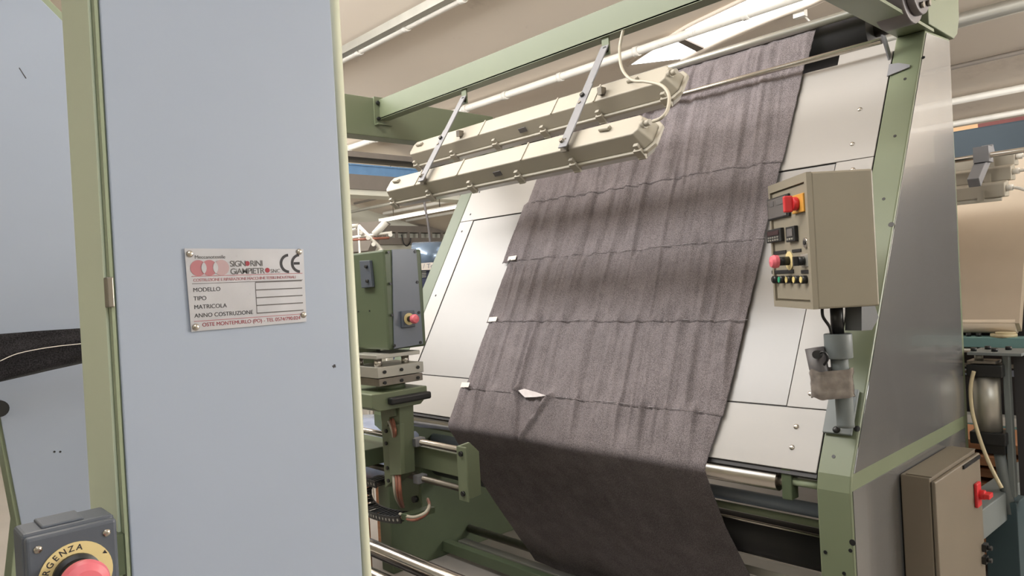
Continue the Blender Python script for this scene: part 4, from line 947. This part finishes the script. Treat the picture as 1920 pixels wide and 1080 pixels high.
# pneumatic cylinder on a grey frame
cf = thing('cylinder_frame', 'grey steel frame with bolted top plate beside the tan cabinet', 'frame', (-.84, 3.5, 0))
D_ = 3.0
tl = PD(1825, 655, D_); 
yc = 3.52; 
def Q(px, py): return PY(px, py, yc)
xa, xb2 = Q(1886, 750).x, Q(1899, 750).x
tz = Q(1880, 657).z
MB().box(xa, xb2, yc-.03, yc+.01, .62, tz-.012).build('upright', M_GREYFRM, cf, bevel=.004)
MB().box(Q(1826, 655).x, xb2+.06, yc-.10, yc+.10, tz-.012, tz).build('top_plate', M_GREYFRM, cf, bevel=.002)
for q in ((1832, 648), (1848, 644), (1871, 650), (1887, 646)):
    p = Q(*q); MB().cyl((p.x, yc-.05 if q[1] > 647 else yc+.03, tz), (p.x, yc-.05 if q[1] > 647 else yc+.03, tz+.014), .012, 6).build('bolt', M_BLACK, cf)
pa0, pa1 = PD(1843, 950, 2.95), PD(1925, 905, 3.35)
dz = (pa1-pa0); dz.z = 0; dz.normalize(); sd = Vector((-dz.y, dz.x, 0))
MB().obox((pa0+pa1)/2-dz*.1, (dz, sd, Z), ((pa1-pa0).length+.35, .10, .115)).build('side_arm', M_GREYFRM, cf, bevel=.004)
MB().box(xb2+.004, xb2+.16, yc+.02, yc+.03, .62, tz-.012).build('web_plate', M_RUBBER, cf)
MB().box(Q(1850, 950).x, xb2+.005, yc-.04, yc+.10, 0, .60).build('leg_plate', M_TEALDK, cf, bevel=.004)
cy = thing('pneumatic_cylinder', 'aluminium pneumatic cylinder with black end caps hanging in the grey frame', 'cylinder', (-.88, yc, .9))
cxm = Q(1854, 750).x; zt6, zb6 = Q(1854, 703).z, Q(1854, 805).z; r_ = abs(Q(1877, 750).x-Q(1829, 750).x)/2
b = MB(); 
rr_ = r_
pr_ = [Vector((cxm+rr_*math.cos(t)*(1.0 if abs(math.cos(t)) < .72 else 1.06), yc-.02+rr_*math.sin(t), zb6)) for t in np.linspace(0, 2*math.pi, 32, endpoint=False)]
b.prism(pr_, (0, 0, zt6-zb6), 0, True); b.build('barrel', M_ALU, cy)
for z, dzz in ((zt6, .05), (zb6, -.05)): MB().box(cxm-r_*1.25, cxm+r_*1.5, yc-.02-r_*1.15, yc-.02+r_*1.15, z, z+dzz).build('end_cap', M_BLACK, cy, bevel=.004)
MB().box(cxm-r_*1.2, cxm+r_, yc-.02-r_, yc-.02+r_, zt6+.055, zt6+.065).build('clevis_plate', M_STEELDK, cy)
MB().cyl((cxm-r_*.5, yc-.02, zt6+.06), (cxm-r_*.5, yc-.02, tz-.012), .016, 14).build('clevis', M_ALU, cy)
MB().cyl((cxm+.03, yc-.02, zb6-.05), (cxm+.06, yc-.02, .55), .022, 16).build('piston_rod', M_GREYFRM, cy)
MB().box(cxm-.02, cxm+.06, yc-.05, yc+.02, zb6-.09, zb6-.05).build('rod_gland', M_BLACK, cy)
MB().cyl((cxm-r_*1.25, yc-.03, zt6+.015), (cxm-r_*1.7, yc-.03, zt6+.015), .008, 10).build('air_fitting', M_STEELDK, cy)
hs = [(1826, 696), (1820, 725), (1822, 765), (1830, 800), (1845, 845), (1860, 880), (1878, 915)]
tag(MB().tube([PY(a_, b_, 3.42) for a_, b_ in hs], .0075, 10).build('air_hose', M_CREAMHOSE), 'cream air hose hanging from the pneumatic cylinder', 'hose')
# timber and scrap stacked behind
st_ = thing('timber_stack', 'pile of raw wood boards on the floor behind the pneumatic cylinder', 'timber', (-1.2, 4.4, 0))
for k in range(9):
    z = .12+k*.07; a_ = random.uniform(-.25, .25)
    MB().obox((-1.15+random.uniform(-.05, .05), 4.30+random.uniform(-.04, .04), z), ((math.cos(a_), math.sin(a_), 0), (-math.sin(a_), math.cos(a_), 0), Z), (.75, .36, .045)).build('board', M_WOOD, st_, bevel=.003)
for x in (-1.45, -.9): MB().box(x-.05, x+.05, 4.1, 4.5, 0, .10).build('bearer', M_WOOD, st_)
